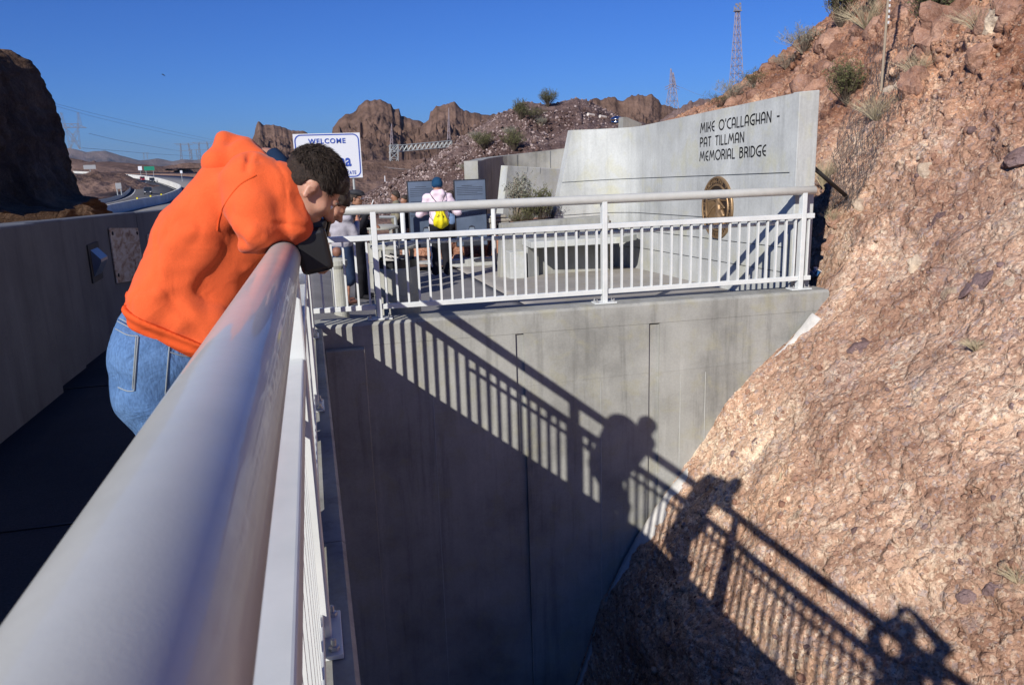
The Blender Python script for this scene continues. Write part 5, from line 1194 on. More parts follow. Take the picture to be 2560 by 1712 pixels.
for s in (-.32, .30): mb = MB(); mb.tube([(m_.x+s*wd*1.2, Y+.05, -1.0), (m_.x+s*wd*1.2, Y+.05, m_.z+h*.4)], .035, 8); mb.build('post', M['galv'], WS)
# ---- rock bolts, steel dome and block on the rubble hill
for x, y, lb in ((1474, 287, 'left pale pipe stub sticking out of the rubble hill'), (1504, 292, 'right pale pipe stub next to the steel dome'), (1432, 342, 'lower pale pipe stub beside the edge of the memorial wall')):
    c = Vector(at(x, y, 30)); mb = MB(); mb.tube([c+Vector((-.09, -.05, .01)), c+Vector((.22, .12, -.03))], .060, 12); tag(mb.build('pipe_stub', M['cream']), lb, 'pipe stub')
c = Vector(at(1541, 300, 27)); mb = MB(); mb.lathe(c, [(.20, 0), (.205, .03), (.15, .09), (.06, .12), (.01, .125)], 24); mb.lathe(c-Vector((0, 0, .16)), [(.17, 0), (.17, .15)], 16); tag(mb.build('steel_dome', M['steel'], smooth=True), 'shiny steel dome cap above the memorial wall', 'dome cap')
a = Vector(at(1558, 293, 26)); mb = MB(); mb.prism([a, Vector(at(1566, 293, 26)), Vector(at(1604, 309, 26.3)), Vector(at(1604, 335, 26.3)), Vector(at(1556, 335, 26))], (0, .4, 0)); tag(mb.build('concrete_block', M['conc']), 'small grey concrete block peeking above the memorial wall', 'concrete block')
# ================================================================== people
def P3(x, y, Y): return at(x, y, Y)
def rotm(f, u):
    "matrix whose columns are side, forward, up"
    f = A(f)/np.linalg.norm(f); u = A(u); u = u-(u@f)*f; u /= np.linalg.norm(u); s = np.cross(f, u); return np.stack([s, f, u], 1)
def head_prims(c, R, s=1.0, ears=True):
    g = lambda x, y, z: c+R@(A((x, y, z))*s)
    pr = [ell(g(0, -.012, .030), A((.076, .098, .088))*s, R), ell(g(0, .028, -.045), A((.060, .066, .066))*s, R), cone(g(-.028, .045, -.075), g(.028, .045, -.075), .030*s), cone(g(0, .070, -.094), g(0, .060, -.088), .022*s),
          ('k', .012*s, cone(g(0, .088, .008), g(0, .117, -.026), .010*s, .016*s)), ('k', .01*s, cone(g(-.012, .104, -.030), g(.012, .104, -.030), .011*s)),
          ('k', .012*s, cone(g(-.030, .088, .020), g(.030, .088, .020), .013*s)), ('k', .008*s, cone(g(-.020, .097, -.058), g(.020, .097, -.058), .0085*s)), ('k', .008*s, cone(g(-.017, .096, -.070), g(.017, .096, -.070), .009*s)),
          ('k', .015*s, cone(g(-.045, .062, -.018), g(-.030, .075, -.02), .024*s)), ('k', .015*s, cone(g(.045, .062, -.018), g(.030, .075, -.02), .024*s))]
    if ears:
        for q in (-1, 1): pr += [('k', .006*s, ell(g(q*.080, -.006, -.008), A((.009, .018, .029))*s, R)), ('k', .004*s, cone(g(q*.084, -.004, -.034), g(q*.082, .002, -.036), .009*s))]
    return pr
def hand_prims(w_, fwd, palm, s=1.0, curl=.6, side=1):
    "wrist point, direction of the fingers, palm normal"
    R = rotm(fwd, palm); pr = []; g = lambda x, y, z: w_+R@(A((x*side, y, z))*s)
    pr += [cone(g(0, -.02, 0), g(0, .02, 0), .027*s, .026*s), ('k', .02*s, cone(g(-.026, .03, 0), g(-.026, .075, 0), .016*s, .013*s)), ('k', .02*s, cone(g(-.009, .03, 0), g(-.009, .082, 0), .017*s, .013*s)), ('k', .02*s, cone(g(.009, .03, 0), g(.009, .080, 0), .017*s, .013*s)), ('k', .02*s, cone(g(.026, .03, 0), g(.026, .072, 0), .015*s, .012*s))]
    for x, L, y0 in ((-.029, .068, .078), (-.010, .080, .084), (.010, .074, .082), (.029, .058, .074)):
        a = g(x, y0, 0); p = a; ang = 0
        for k, f in enumerate((.45, .32, .26)):
            ang += curl*(.7 if k == 0 else 1.0); q = p+R@(A((0, math.cos(ang), math.sin(ang)))*L*f*s); pr.append(('k', .004*s, cone(p, q, (.0095-.001*k)*s, (.0088-.001*k)*s))); p = q
    t0 = g(-.030, .015, .004); t1 = g(-.055, .045, .018); t2 = g(-.052, .075, .034); pr += [('k', .012*s, cone(t0, t1, .014*s, .011*s)), ('k', .006*s, cone(t1, t2, .011*s, .009*s))]
    return pr

# ---------------- the man in the orange hooded top leaning on the rail
YM = 3.10
Rh = rotm((.60, .12, -.79), (.79, 0, .60)); HC = P3(779, 464, 2.93); hs = 1.06
man = thing('person', (-.45, YM, zwalk(0, YM)), 'man in bright orange hooded top and blue jeans bent over the near railing', 'person')
pel = P3(378, 868, YM); pel = A((float(pel[0]), YM, float(pel[2])))
hipR = pel+A((.03, -.10, -.06)); hipL = pel+A((.03, .10, -.06)); zg = zwalk(0, YM)
ftR = A((-.50, YM-.11, zg+.09)); ftL = A((-.44, YM+.14, zg+.09)); knR = A((-.50, YM-.11, zg+.54)); knL = A((-.46, YM+.14, zg+.54))
chest = P3(560, 545, YM); shR = P3(640, 455, 2.93); shL = P3(665, 480, 3.30); neck = P3(668, 420, 3.02)
elR = P3(628, 560, 2.86); wrR = A((.02, 3.00, 1.668-.0)); elL = A((-.22, 3.42, 1.66)); wrL = A((-.03, 3.20, 1.69))
pipeZ = 1.9-.214+SLOPE*3.0
wrR = A((-.015, 3.02, pipeZ+.065)); elR = A((float(elR[0])-.0, 2.84, pipeZ+.10))
bp = head_prims(HC, Rh, hs)+[cone(neck+A((-.03, 0, -.02)), HC+Rh@A((0, -.03, -.05)), .066, .060), cone(pel, chest, .13, .14), cone(chest, neck, .14, .07), cone(shR, shL, .07), cone(shR, elR, .05, .04), cone(elR, wrR, .04, .028), cone(shL, elL, .05, .04), cone(elL, wrL, .04, .028),
     cone(hipR, knR, .085, .058), cone(knR, ftR, .055, .04), cone(hipL, knL, .085, .058), cone(knL, ftL, .055, .04), cone(ftR+A((0, 0, -.04)), ftR+A((.17, 0, -.055)), .04, .03), cone(ftL+A((0, 0, -.04)), ftL+A((.17, 0, -.055)), .04, .03)]
bp += hand_prims(wrR+A((.03, .02, -.02)), (.45, .12, -.88), (-.7, .2, -.6), 1.0, .75, -1)+hand_prims(wrL+A((.03, 0, -.02)), (.45, -.35, -.8), (-.6, -.2, -.6), 1.0, .75, 1)
def earcut(P):
    q = (P-HC)@Rh/hs; d = np.full(P.shape[:-1], -9.0)
    for sg in (-1, 1):
        k0 = np.sqrt(((q[..., 0]-sg*.094)/.010)**2+((q[..., 1]+.004)/.009)**2+((q[..., 2]+.004)/.017)**2); d = np.maximum(d, (1-k0)*.009)
    return d
sdfobj('body', bp, M['skin'], man, .035, .0085, cut=earcut)
# head hair: a shell over the skull cut at the hairline
def hg(x, y, z): return HC+Rh@(A((x, y, z))*hs)
def haircut(P):
    q = (P-HC)@Rh/hs; x, y, z = q[..., 0], q[..., 1], q[..., 2]
    front = (y-.068)*.55+(.045-z)*.75         # keep what is behind and above this plane
    low = (-.062-z)
    side = np.where((y > -.012) & (np.abs(x) > .045), .8*((.004-z)+(y-.03)*1.1), -1)
    ear = .028-np.sqrt((y+.004)**2+(z+.006)**2)
    return np.maximum.reduce([front, low, side, ear])*.9
hp_ = [ell(hg(0, -.013, .032), A((.083, .104, .093))*hs, Rh), ell(hg(0, -.045, -.028), A((.064, .060, .060))*hs, Rh), ell(hg(0, .050, .070), A((.055, .040, .036))*hs, Rh)]
sdfobj('hair', hp_, M['hair'], man, .03, .0068, disp=lambda P: .004*fbm(P*np.array([40, 40, 40]), 3, 5)+.002*vnoise(P*120, 9), cut=haircut)
rs = np.random.RandomState(3); mb = MB()
def hair_tufts(n_, mt, name, par, c, R, s, ln, zmin=.02):
    mb = MB(); k = 0
    while k < n_:
        v = rs.randn(3); v /= np.linalg.norm(v)
        if v[2] < zmin or (v[1] > .62 and v[2] < .55): continue
        p = c+R@(v*A((.082, .103, .092))*s+A((0, -.013, .032))*s); tg_ = A((0, .8, -.25))+rs.randn(3)*.35; tg_ = tg_-(tg_@v)*v; d = R@(v*.22+tg_/np.linalg.norm(tg_)); d /= np.linalg.norm(d); t_ = np.cross(d, rs.randn(3)); t_ /= np.linalg.norm(t_)
        L_ = ln*rs.uniform(.5, 1.2)*(.7+.6*max(0, v[2])); mb.add([p-t_*.0022-d*.006, p+t_*.0022-d*.006, p+d*L_*.6+t_*.0012, p+d*L_], [(0, 1, 2), (0, 2, 3)]); k += 1
    o = mb.build(name, mt, par); o['kind'] = 'stuff'; return o
hair_tufts(6000, M['hair'], 'hair_strands', man, HC, Rh, hs, .030, -.05)
# eyes and brow
for q in (-1, 1):
    mb = MB(); mb.lathe(hg(q*.031, .086, .000), [(.002, -.011), (.009, -.006), (.012, 0), (.009, .006), (.002, .011)], 12); mb.build('eye', M['stripe'], man, smooth=True)
    mb = MB(); mb.tube([hg(q*.014, .104, .024), hg(q*.032, .104, .030), hg(q*.050, .088, .022)], .0045, 6); mb.build('eyebrow', M['hairs'], man)
# hooded top
wb = P3(300, 772, YM); wf = P3(545, 872, YM)
waistL = P3(345, 800, YM); waistR_ = P3(470, 846, YM)
tor = [cone(P3(390, 770, YM-.09), P3(390, 770, YM+.12), .090, .09), cone(P3(440, 780, YM-.02), P3(440, 780, YM+.07), .11), cone(P3(500, 790, YM-.01), P3(500, 790, YM+.07), .105),
       cone(P3(425, 720, YM-.04), P3(492, 592, YM-.05), .128, .138), cone(P3(425, 720, YM+.09), P3(492, 592, YM+.12), .128, .138), cone(P3(510, 735, YM), P3(590, 600, YM), .135, .13), cone(P3(492, 592, YM-.05), P3(562, 482, YM-.06), .138, .112), cone(P3(492, 592, YM+.12), P3(575, 485, YM+.17), .138, .105),
       cone(P3(570, 510, YM), P3(655, 495, YM-.02), .13, .10),
       cone(shR+A((-.03, .02, -.02)), lerp(shR, elR, .55)+A((.01, 0, .0)), .100, .088), cone(lerp(shR, elR, .5), elR+A((.02, 0, .0)), .095, .066), cone(shR, P3(706, 468, 2.92), .10, .075), cone(P3(706, 468, 2.92), elR+A((.14, .05, .02)), .080, .066),
       cone(elR, lerp(elR, wrR, .6), .066, .060), cone(lerp(elR, wrR, .5), wrR+A((-.01, 0, .01)), .062, .046),
       cone(shL+A((-.03, 0, 0)), elL, .11, .075), cone(elL, wrL+A((-.02, 0, 0)), .07, .048)]
hood = [cone(P3(545, 402, 3.02), P3(561, 348, 3.07), .052, .018), cone(P3(545, 402, 3.20), P3(561, 348, 3.15), .05, .018), cone(P3(561, 350, 3.07), P3(561, 350, 3.15), .024), cone(P3(548, 410, 3.05), P3(640, 412, 2.98), .055, .048), cone(P3(566, 354, 3.10), P3(612, 368, 3.06), .026, .036), cone(P3(575, 375, 3.10), P3(630, 392, 3.04), .045, .045), cone(P3(612, 374, 3.0), P3(668, 410, 2.93), .040, .022), cone(P3(600, 385, 3.2), P3(675, 420, 3.14), .05, .03), cone(P3(668, 412, 2.93), P3(664, 452, 2.88), .022, .028)]
def seg(P, a, b):
    a, b = A(a), A(b); ab = b-a; t = np.clip(((P-a)@ab)/(ab@ab), 0, 1); return np.sqrt(((P-a-t[..., None]*ab)**2).sum(-1))
folds = [(P3(556, 590, 2.8), P3(615, 600, 2.8), .022, .016), (P3(543, 577, 2.85), P3(650, 612, 2.83), .028, .020), (P3(598, 555, 2.72), P3(612, 595, 2.75), .026, .014), (P3(640, 560, 2.74), P3(618, 598, 2.76), .024, -.014), (P3(620, 545, 2.72), P3(604, 590, 2.75), .02, -.008), (P3(705, 455, 2.78), P3(728, 450, 2.82), .020, .016), (P3(710, 470, 2.78), P3(700, 520, 2.8), .020, .010),
         (P3(460, 525, 2.82), P3(525, 570, 2.84), .024, .008), (P3(430, 620, 2.8), P3(520, 640, 2.8), .03, -.006), (P3(400, 700, 2.9), P3(520, 720, 2.86), .03, .006), (P3(380, 740, 2.92), P3(520, 690, 2.9), .022, -.005), (P3(570, 600, 2.84), P3(555, 690, 2.86), .03, .010), (P3(600, 620, 2.84), P3(585, 700, 2.86), .024, -.007), (P3(530, 640, 2.84), P3(545, 740, 2.86), .026, .006),
         (P3(560, 420, 2.95), P3(640, 410, 2.88), .020, .012), (P3(617, 425, 2.85), P3(625, 385, 2.9), .012, .012), (P3(690, 520, 2.76), P3(745, 505, 2.82), .022, .008), (P3(660, 545, 2.74), P3(735, 545, 2.8), .02, -.007), (P3(740, 470, 2.84), P3(750, 540, 2.86), .018, .008), (P3(545, 572, 2.84), P3(566, 500, 2.78), .010, .006), (P3(566, 500, 2.78), P3(620, 452, 2.78), .009, .005), (P3(440, 790, 2.98), P3(490, 830, 2.98), .014, .012), (P3(380, 780, 2.98), P3(440, 815, 2.98), .012, .007)]
def crease(P, D, sc, across, seed, w_=.10):
    "thin valleys running along the direction D"
    D = A(D)/np.linalg.norm(A(D)); al = P@D; Q = P*across+(sc-across)*al[..., None]*D; v = vnoise(Q+.35*np.stack([vnoise(P*6, seed+7)]*3, -1), seed); m_ = sstep(-.2, .5, vnoise(P*3.1, seed+3))
    return (np.exp(-(v/w_)**2)-.35*np.exp(-((np.abs(v)-.28)/.16)**2))*m_
def hood_disp(P):
    d = .005*fbm(P*4.5, 2, 31)+.0035*fbm(P*np.array([5, 9, 16]), 2, 33)+.0035*np.sin((P[..., 2]*1.0-P[..., 0]*.9)*34+4*vnoise(P*5, 3))*sstep(1.9, 1.5, P[..., 2])
    d = d+.004*crease(P, (.9, .2, -.25), 2.2, 7.5, 51)+.0042*crease(P, (.55, 0, .85), 1.8, 8.5, 61)+.003*crease(P, (.2, .3, -.9), 4, 13, 81)
    for a, b, w_, h in folds:
        q = seg(P, a, b); d = d+h*np.exp(-(q/w_)**2)
    return d
pz = lambda P: 1.9-.214+SLOPE*P[..., 1]
def notpipe(P): return .0585-np.sqrt((P[..., 0]+.1007)**2+(P[..., 2]-pz(P))**2)
tor += [cone(P3(395, 758, YM-.10), P3(510, 818, YM-.10), .105), cone(P3(395, 758, YM+.13), P3(510, 818, YM+.13), .105)]
sdfobj('hooded_top', tor, M['orange'], man, .032, .0078, disp=hood_disp, cut=lambda P: np.maximum(notpipe(P), .058-np.sqrt(((P-(HC+Rh@A((0, -.02, -.055))))**2).sum(-1))))
# ribbed hem, cuffs and dark collar lining
def torus_band(name, pts, r, mt, par, flat=1.0): mb = MB(); mb.tube(list(pts)+[pts[0], pts[1]], r, 10, cap=False); return mb.build(name, mt, par, smooth=True)
hax = P3(520, 866, YM)-P3(298, 775, YM); hax /= np.linalg.norm(hax); hn = np.cross(hax, A((0, 1, 0))); hn /= np.linalg.norm(hn)
if hn[2] > 0: hn = -hn
wl0 = P3(350, 776, YM)
wp_ = [cone(P3(395, 758, YM-.10), P3(510, 818, YM-.10), .105), cone(P3(395, 758, YM+.13), P3(510, 818, YM+.13), .105), cone(P3(402, 772, YM-.10), P3(500, 828, YM-.10), .108), cone(P3(402, 772, YM+.13), P3(500, 828, YM+.13), .108)]
sdfobj('hem', wp_, M['hemo'], man, .03, .008, disp=lambda P: -.006+.004*np.sin(((P-wl0)@hn)*150+2*vnoise(P*7, 2))+.002*fbm(P*20, 2, 3), cut=lambda P: np.abs((P-wl0)@hn-.012)-.034)
sdfobj('hood', hood, M['orange'], man, .022, .008, disp=lambda P: .004*fbm(P*8, 3, 71)+.005*np.sin((P[..., 0]*.7+P[..., 2])*48+3*vnoise(P*6, 5))*.6, cut=lambda P: .058-np.sqrt(((P-(HC+Rh@A((0, -.02, -.055))))**2).sum(-1)))
cf = lerp(elR, wrR, .92); dv = (wrR-elR)/np.linalg.norm(wrR-elR); e1 = np.cross(dv, A((0, 0, 1))); e1 /= np.linalg.norm(e1); e2 = np.cross(dv, e1)
torus_band('cuff', [cf+e1*.040*math.cos(t_)+e2*.040*math.sin(t_) for t_ in np.linspace(0, 6.28, 17)[:-1]], .011, M['hemo'], man)
sdfobj('collar', [cone(P3(686, 392, 2.96), P3(704, 412, 2.93), .030, .026), cone(P3(700, 410, 2.93), P3(716, 440, 2.90), .028, .020), cone(P3(686, 394, 3.08), P3(700, 430, 3.10), .03, .025)], M['navy'], man, .02, .009)
# jeans
jp = [cone(P3(378, 866, YM-.06), P3(378, 866, YM+.10), .134, .134), cone(P3(430, 880, YM-.05), P3(430, 880, YM+.08), .14), cone(P3(366, 915, YM-.08), P3(372, 990, YM-.085), .125, .115), cone(P3(366, 915, YM+.11), P3(372, 990, YM+.115), .125, .115), cone(P3(378, 812, YM-.02), P3(378, 812, YM+.08), .100, .10),
      cone(P3(372, 990, YM-.085), knR, .112, .082), cone(knR, ftR+A((0, 0, -.02)), .085, .075), cone(P3(372, 990, YM+.115), knL, .112, .082), cone(knL, ftL+A((0, 0, -.02)), .085, .075)]
sdfobj('jeans', jp, M['denim'], man, .045, .0085, disp=lambda P: .004*fbm(P*6, 3, 41)+.003*fbm(P*np.array([14, 14, 5]), 2, 43)+.009*crease(P, (.5, .3, -.5), 2.5, 9, 91)+.007*crease(P, (.9, 0, .3), 3, 11, 95)+.008*np.exp(-(seg(P, P3(420, 1010, 2.9), P3(455, 1060, 2.95))/.02)**2))
# seams follow the cloth surface
jo = [o for o in man.children if o.name.startswith('jeans')][0]
jb = BVHTree.FromPolygons([tuple(Vector(v.co)+wl(man)) for v in jo.data.vertices], [tuple(p.vertices) for p in jo.data.polygons])
ho = [o for o in man.children if o.name.startswith('hooded_top')][0]
hbv = BVHTree.FromPolygons([tuple(Vector(v.co)+wl(man)) for v in ho.data.vertices], [tuple(p.vertices) for p in ho.data.polygons])
def seam(bvh, pxs, r, mt, name, par, n_=30, lift=.001):
    C_ = catmull([(x, y, 0) for x, y in pxs], n_) if len(pxs) > 2 else np.array([[pxs[0][0]+(pxs[1][0]-pxs[0][0])*i/(n_-1), pxs[0][1]+(pxs[1][1]-pxs[0][1])*i/(n_-1), 0] for i in range(n_)])
    pts = []
    for x, y, _ in C_:
        h = bvh.ray_cast(Vector(CAM), Vector(ray(x, y)))
        if h[0] is not None: pts.append(h[0]+(Vector(CAM)-h[0]).normalized()*lift)
    if len(pts) > 2: mb = MB(); mb.tube(pts, r, 5); mb.build(name, mt, par)
for pxs in ([(292, 792), (345, 820), (400, 842), (455, 862), (510, 872)], [(288, 800), (343, 828), (398, 850), (455, 870)], [(289, 822), (318, 837), (345, 840)], [(345, 842), (340, 900), (335, 975)], [(295, 968), (318, 977), (335, 977)], [(425, 845), (420, 900), (413, 985)], [(425, 880), (450, 888), (480, 893)], [(461, 858), (457, 885)], [(340, 842), (336, 900), (331, 972)]):
    seam(jb, pxs, .0022, M['stitch'], 'stitching', man)
for pxs in ([(428, 842), (423, 900), (416, 985)], [(348, 842), (343, 900), (338, 977)], [(290, 796), (344, 824), (399, 846), (455, 866)]): seam(jb, pxs, .0018, M['seam'], 'seam', man)
seam(hbv, [(640, 438), (600, 462), (566, 505), (548, 545), (543, 577)], .0030, M['hemo'], 'shoulder_seam', man, lift=.0)
for ft in (ftR, ftL): sdfobj('shoe', [cone(ft+A((-.05, 0, -.05)), ft+A((.20, 0, -.055)), .048, .038), cone(ft+A((0, 0, -.01)), ft+A((.05, 0, -.04)), .045)], M['dark'], man, .03, .012)
# his camera, hanging over the rail in his hands
cc = P3(784, 618, 2.96); CMR = thing('camera', cc, 'black camera with deep square hood hanging over the rail below the orange sleeves', 'camera')
Rc_ = Matrix(((.95, 0, .3), (0, 1, 0), (-.3, 0, .95))); mb = MB(); mb.box(Vector(P3(786, 570, 2.98)), (.075, .13, .085), Rc_); mb.build('camera_body', M['black'], CMR, bevel=.012)
mb = MB(); mb.box(Vector(P3(783, 624, 2.96)), (.112, .15, .155), Matrix.Rotation(rad(-10), 3, 'Y'), 1.08); mb.build('lens_hood', M['black'], CMR, bevel=.018, seg=3)
mb = MB(); mb.tube([P3(772, 540, 2.9), P3(800, 520, 2.93), P3(822, 548, 2.96), P3(812, 590, 2.98)], .012, 6); mb.build('strap', M['black'], CMR)

# ---------------- general figure builder for the other people
def figure(name, foot, H, yaw, label, top, bottom, skin='skind', hair='hair', pose=None, coarse=.016, skirt=False, hat=None, group=None, seated=False, lean=0.0):
    "standing figure, yaw = direction it faces (radians from +x)"
    pose = pose or {}; F_ = A(foot); f = A((math.cos(yaw), math.sin(yaw), 0)); s = A((math.sin(yaw), -math.cos(yaw), 0)); u = A((0, 0, 1)); k = H/1.75
    L = lambda r, fw, z: F_+(s*r+f*(fw+lean*max(0, z-.95))+u*z)*k
    R = thing(name, F_, label, 'person', group); hd = pose.get('face', 0); ff = A((math.cos(yaw+hd), math.sin(yaw+hd), -.12)); Rr = rotm(ff, (0, 0, 1)); hc = L(0, .02, 1.63); lw = k
    st = pose.get('step', (.0, .0)); hx = .10
    kn = [L(-hx, .03+st[0]*.5, .50), L(hx, .03+st[1]*.5, .50)]; an = [L(-hx-.01, st[0], .09), L(hx+.01, st[1], .09)]
    sh = [L(-.185, 0, 1.42), L(.185, 0, 1.42)]; el = [L(*pose.get('elL', (-.25, -.02, 1.13))), L(*pose.get('elR', (.25, -.02, 1.13)))]; wr = [L(*pose.get('wrL', (-.25, .10, .90))), L(*pose.get('wrR', (.25, .10, .90)))]
    b = head_prims(hc, Rr, lw)+[cone(L(0, 0, 1.44), L(0, .01, 1.56), .058*k, .052*k), cone(L(0, 0, .98), L(0, 0, 1.18), .125*k, .12*k), cone(L(-.05, 0, 1.3), L(.05, 0, 1.3), .125*k), cone(sh[0], sh[1], .06*k)]
    for i in (0, 1):
        b += [cone(sh[i], el[i], .047*k, .038*k), cone(el[i], wr[i], .038*k, .026*k), cone(L((-1, 1)[i]*.09, 0, .93), kn[i], .082*k, .052*k), cone(kn[i], an[i], .052*k, .035*k), cone(an[i]-u*.045*k, an[i]+f*.15*k-u*.055*k, .035*k, .027*k)]
        dd = wr[i]-el[i]; b += hand_prims(wr[i]+dd/np.linalg.norm(dd)*.02, dd, -s*(1, -1)[i] if abs(dd[2]) > .1 else u*-1, k, .35, (1, -1)[i])
    sdfobj('body', b, M[skin], R, .04*k, coarse*.75)
    t = [cone(L(-.04, 0, 1.0), L(.04, 0, 1.0), .145*k), cone(L(-.05, 0, 1.28), L(.05, 0, 1.28), .150*k), cone(L(0, 0, 1.05), L(0, 0, 1.3), .16*k, .16*k), cone(sh[0], sh[1], .080*k), cone(L(0, -.02, 1.40), L(0, .0, 1.48), .10*k, .072*k)]
    for i in (0, 1): t += [cone(sh[i], el[i], .074*k, .058*k), cone(el[i], lerp(el[i], wr[i], .93), .058*k, .044*k)]
    if pose.get('hood'): t += [cone(L(-.07, -.07, 1.50), L(.07, -.07, 1.50), .062*k), cone(L(-.08, .03, 1.49), L(-.06, -.08, 1.5), .05*k), cone(L(.08, .03, 1.49), L(.06, -.08, 1.5), .05*k)]
    sdfobj('top', t, M[top], R, .05*k, coarse, disp=lambda P: .008*fbm(P*9, 3, int(H*100))+.006*np.sin(P[..., 2]*40+3*vnoise(P*6, 4)))
    if skirt:
        sdfobj('skirt', [cone(L(0, 0, .95), L(0, 0, .55), .155*k, .20*k), cone(L(-.05, 0, .9), L(-.07, 0, .45), .13*k, .16*k), cone(L(.05, 0, .9), L(.07, 0, .45), .13*k, .16*k)], M[bottom], R, .06*k, coarse, disp=lambda P: .006*fbm(P*9, 2, 3))
    else:
        q = [cone(L(-.04, 0, .93), L(.04, 0, .93), .135*k)]
        for i in (0, 1): q += [cone(L((-1, 1)[i]*.09, 0, .90), kn[i], .105*k, .080*k), cone(kn[i], an[i]-u*.02*k, .080*k, .078*k)]
        sdfobj('trousers', q, M[bottom], R, .045*k, coarse, disp=lambda P: .007*fbm(P*np.array([12, 12, 7]), 3, 8))
    for i in (0, 1): sdfobj('shoe', [cone(an[i]-u*.05*k-f*.04*k, an[i]+f*.17*k-u*.058*k, .045*k, .036*k)], M['dark' if not skirt else 'knob'], R, .02, coarse)
    def hq(x, y, z): return hc+Rr@(A((x, y, z))*k)
    if hair:
        def cut(P):
            q = (P-hc)@Rr/k; return np.maximum((q[..., 1]-.055)*.6+(.04-q[..., 2])*.7, -.075-q[..., 2])
        sdfobj('hair', [ell(hq(0, -.016, .034), A((.088, .108, .098))*k, Rr), ell(hq(0, -.05, -.03), A((.07, .06, .07))*k, Rr)], M[hair], R, .03, coarse*.6, disp=lambda P: .006*fbm(P*40, 2, 2), cut=cut)
    if hat == 'beanie': sdfobj('beanie', [ell(hq(0, -.012, .050), A((.097, .115, .110))*k, Rr), ell(hq(0, -.02, .015), A((.092, .108, .06))*k, Rr)], M['beanie'], R, .03, coarse*.6, disp=lambda P: .003*np.sin(P[..., 0]*260), cut=lambda P: (-.03*k-((P-hc)@Rr)[..., 2]))
    if hat == 'cap': sdfobj('flat_cap', [ell(hq(0, -.005, .092), A((.112, .130, .042))*k, Rr), ell(hq(0, .095, .068), A((.075, .055, .014))*k, Rr), ell(hq(0, -.01, .07), A((.094, .113, .04))*k, Rr)], M['dark2'], R, .02, coarse*.6)
    for q in (-1, 1):
        mb = MB(); mb.lathe(hq(q*.031, .091, .003), [(.002, -.010), (.010, -.004), (.010, .004), (.002, .010)], 8); mb.build('eye', M['stripe'], R)
    if pose.get('glasses'):
        mb = MB()
        for q in (-1, 1): mb.box(hq(q*.036, .108, .004), (.044*k, .012*k, .030*k), Matrix(Rr.tolist()))
        mb.box(hq(0, .112, .01), (.09*k, .006, .006), Matrix(Rr.tolist()))
        for q in (-1, 1): mb.tube([hq(q*.06, .10, .01), hq(q*.084, .0, .012)], .0035, 5)
        mb.build('sunglasses', M['glass'], R)
    return R, L, hc, Rr, k
M['dark2'] = cloth('charcoal_cap', (.05, .05, .055), 120)
gz_ = lambda x, y: zplaza(x, y)
# hooded visitor in pink, seen from behind
Yp = 15.0; px_ = float(at(1100, 600, Yp)[0]); gz0 = float(at(1098, 690, Yp)[2])+.02
R, L, hc, Rr, k = figure('person', (px_, Yp, gz0), 1.80, rad(84), 'visitor in pale pink hooded top and dark beanie reading the panels, seen from behind', 'pink', 'dark', 'skin', None,
    {'hood': True, 'elL': (-.35, -.02, 1.14), 'wrL': (-.20, .18, 1.16), 'elR': (.35, -.02, 1.14), 'wrR': (.22, .18, 1.18), 'step': (.02, -.02)}, .015, hat='beanie')
for i in range(9):
    pass
mb = MB(); sp = [L(-.175-.012*math.sin(z*30), .0-.02, z) for z in np.linspace(.90, .16, 16)]; mb.tube(sp, .016, 5); mb.build('leg_stripe', M['stripe'], R)
DB = thing('drawstring_bag', L(0, -.2, 1.1), 'bright yellow drawstring bag on the back of the pink hooded visitor', 'bag')
sdfobj('sack', [cone(L(.02, -.215, 1.27), L(.02, -.215, 1.22), .035, .06), cone(L(.02, -.215, 1.2), L(.02, -.225, 1.03), .08, .125), ell(L(.02, -.225, 1.0), (.14, .075, .13))], M['yellow'], DB, .06, .012, disp=lambda P: .008*np.sin(np.arctan2(P[..., 2]-hc[2]+.35, P[..., 0]-px_)*17)+.004*fbm(P*14, 2, 5))
mb = MB()
for q in (-1, 1): mb.tube([L(.02+q*.02, -.21, 1.30), L(q*.10, -.17, 1.42), L(q*.15, -.085, 1.51)], .006, 5); mb.tube([L(.02+q*.12, -.22, .98), L(q*.19, -.16, 1.12), L(q*.20, -.03, 1.34)], .005, 5)
mb.build('cord', M['dark'], DB)
mb = MB()
for i, h in enumerate((.05, .08, .06, .09, .05)): mb.box(L(-.045+i*.028, -.315, 1.08+h/4), (.012, .008, h*.8)); 
mb.box(L(.015, -.315, 1.035), (.15, .008, .012)); mb.box(L(.015, -.315, 1.01), (.11, .008, .010)); o = mb.build('printed_mark', M['dark'], DB); o['kind'] = 'stuff'
# woman in grey with denim skirt
Yw2 = 12.3; xw = float(at(853, 600, Yw2)[0]); figure('person', (xw, Yw2, float(zplaza(xw, Yw2))), 1.62, rad(38), 'woman in light grey knit top and navy skirt standing left of the litter bin', 'grey', 'skirt', 'skin', 'hair',
    {'elR': (.22, .12, 1.12), 'wrR': (.08, .30, 1.34), 'elL': (-.24, .08, 1.10), 'wrL': (-.12, .26, 1.28), 'step': (.08, -.06)}, .015, skirt=True)
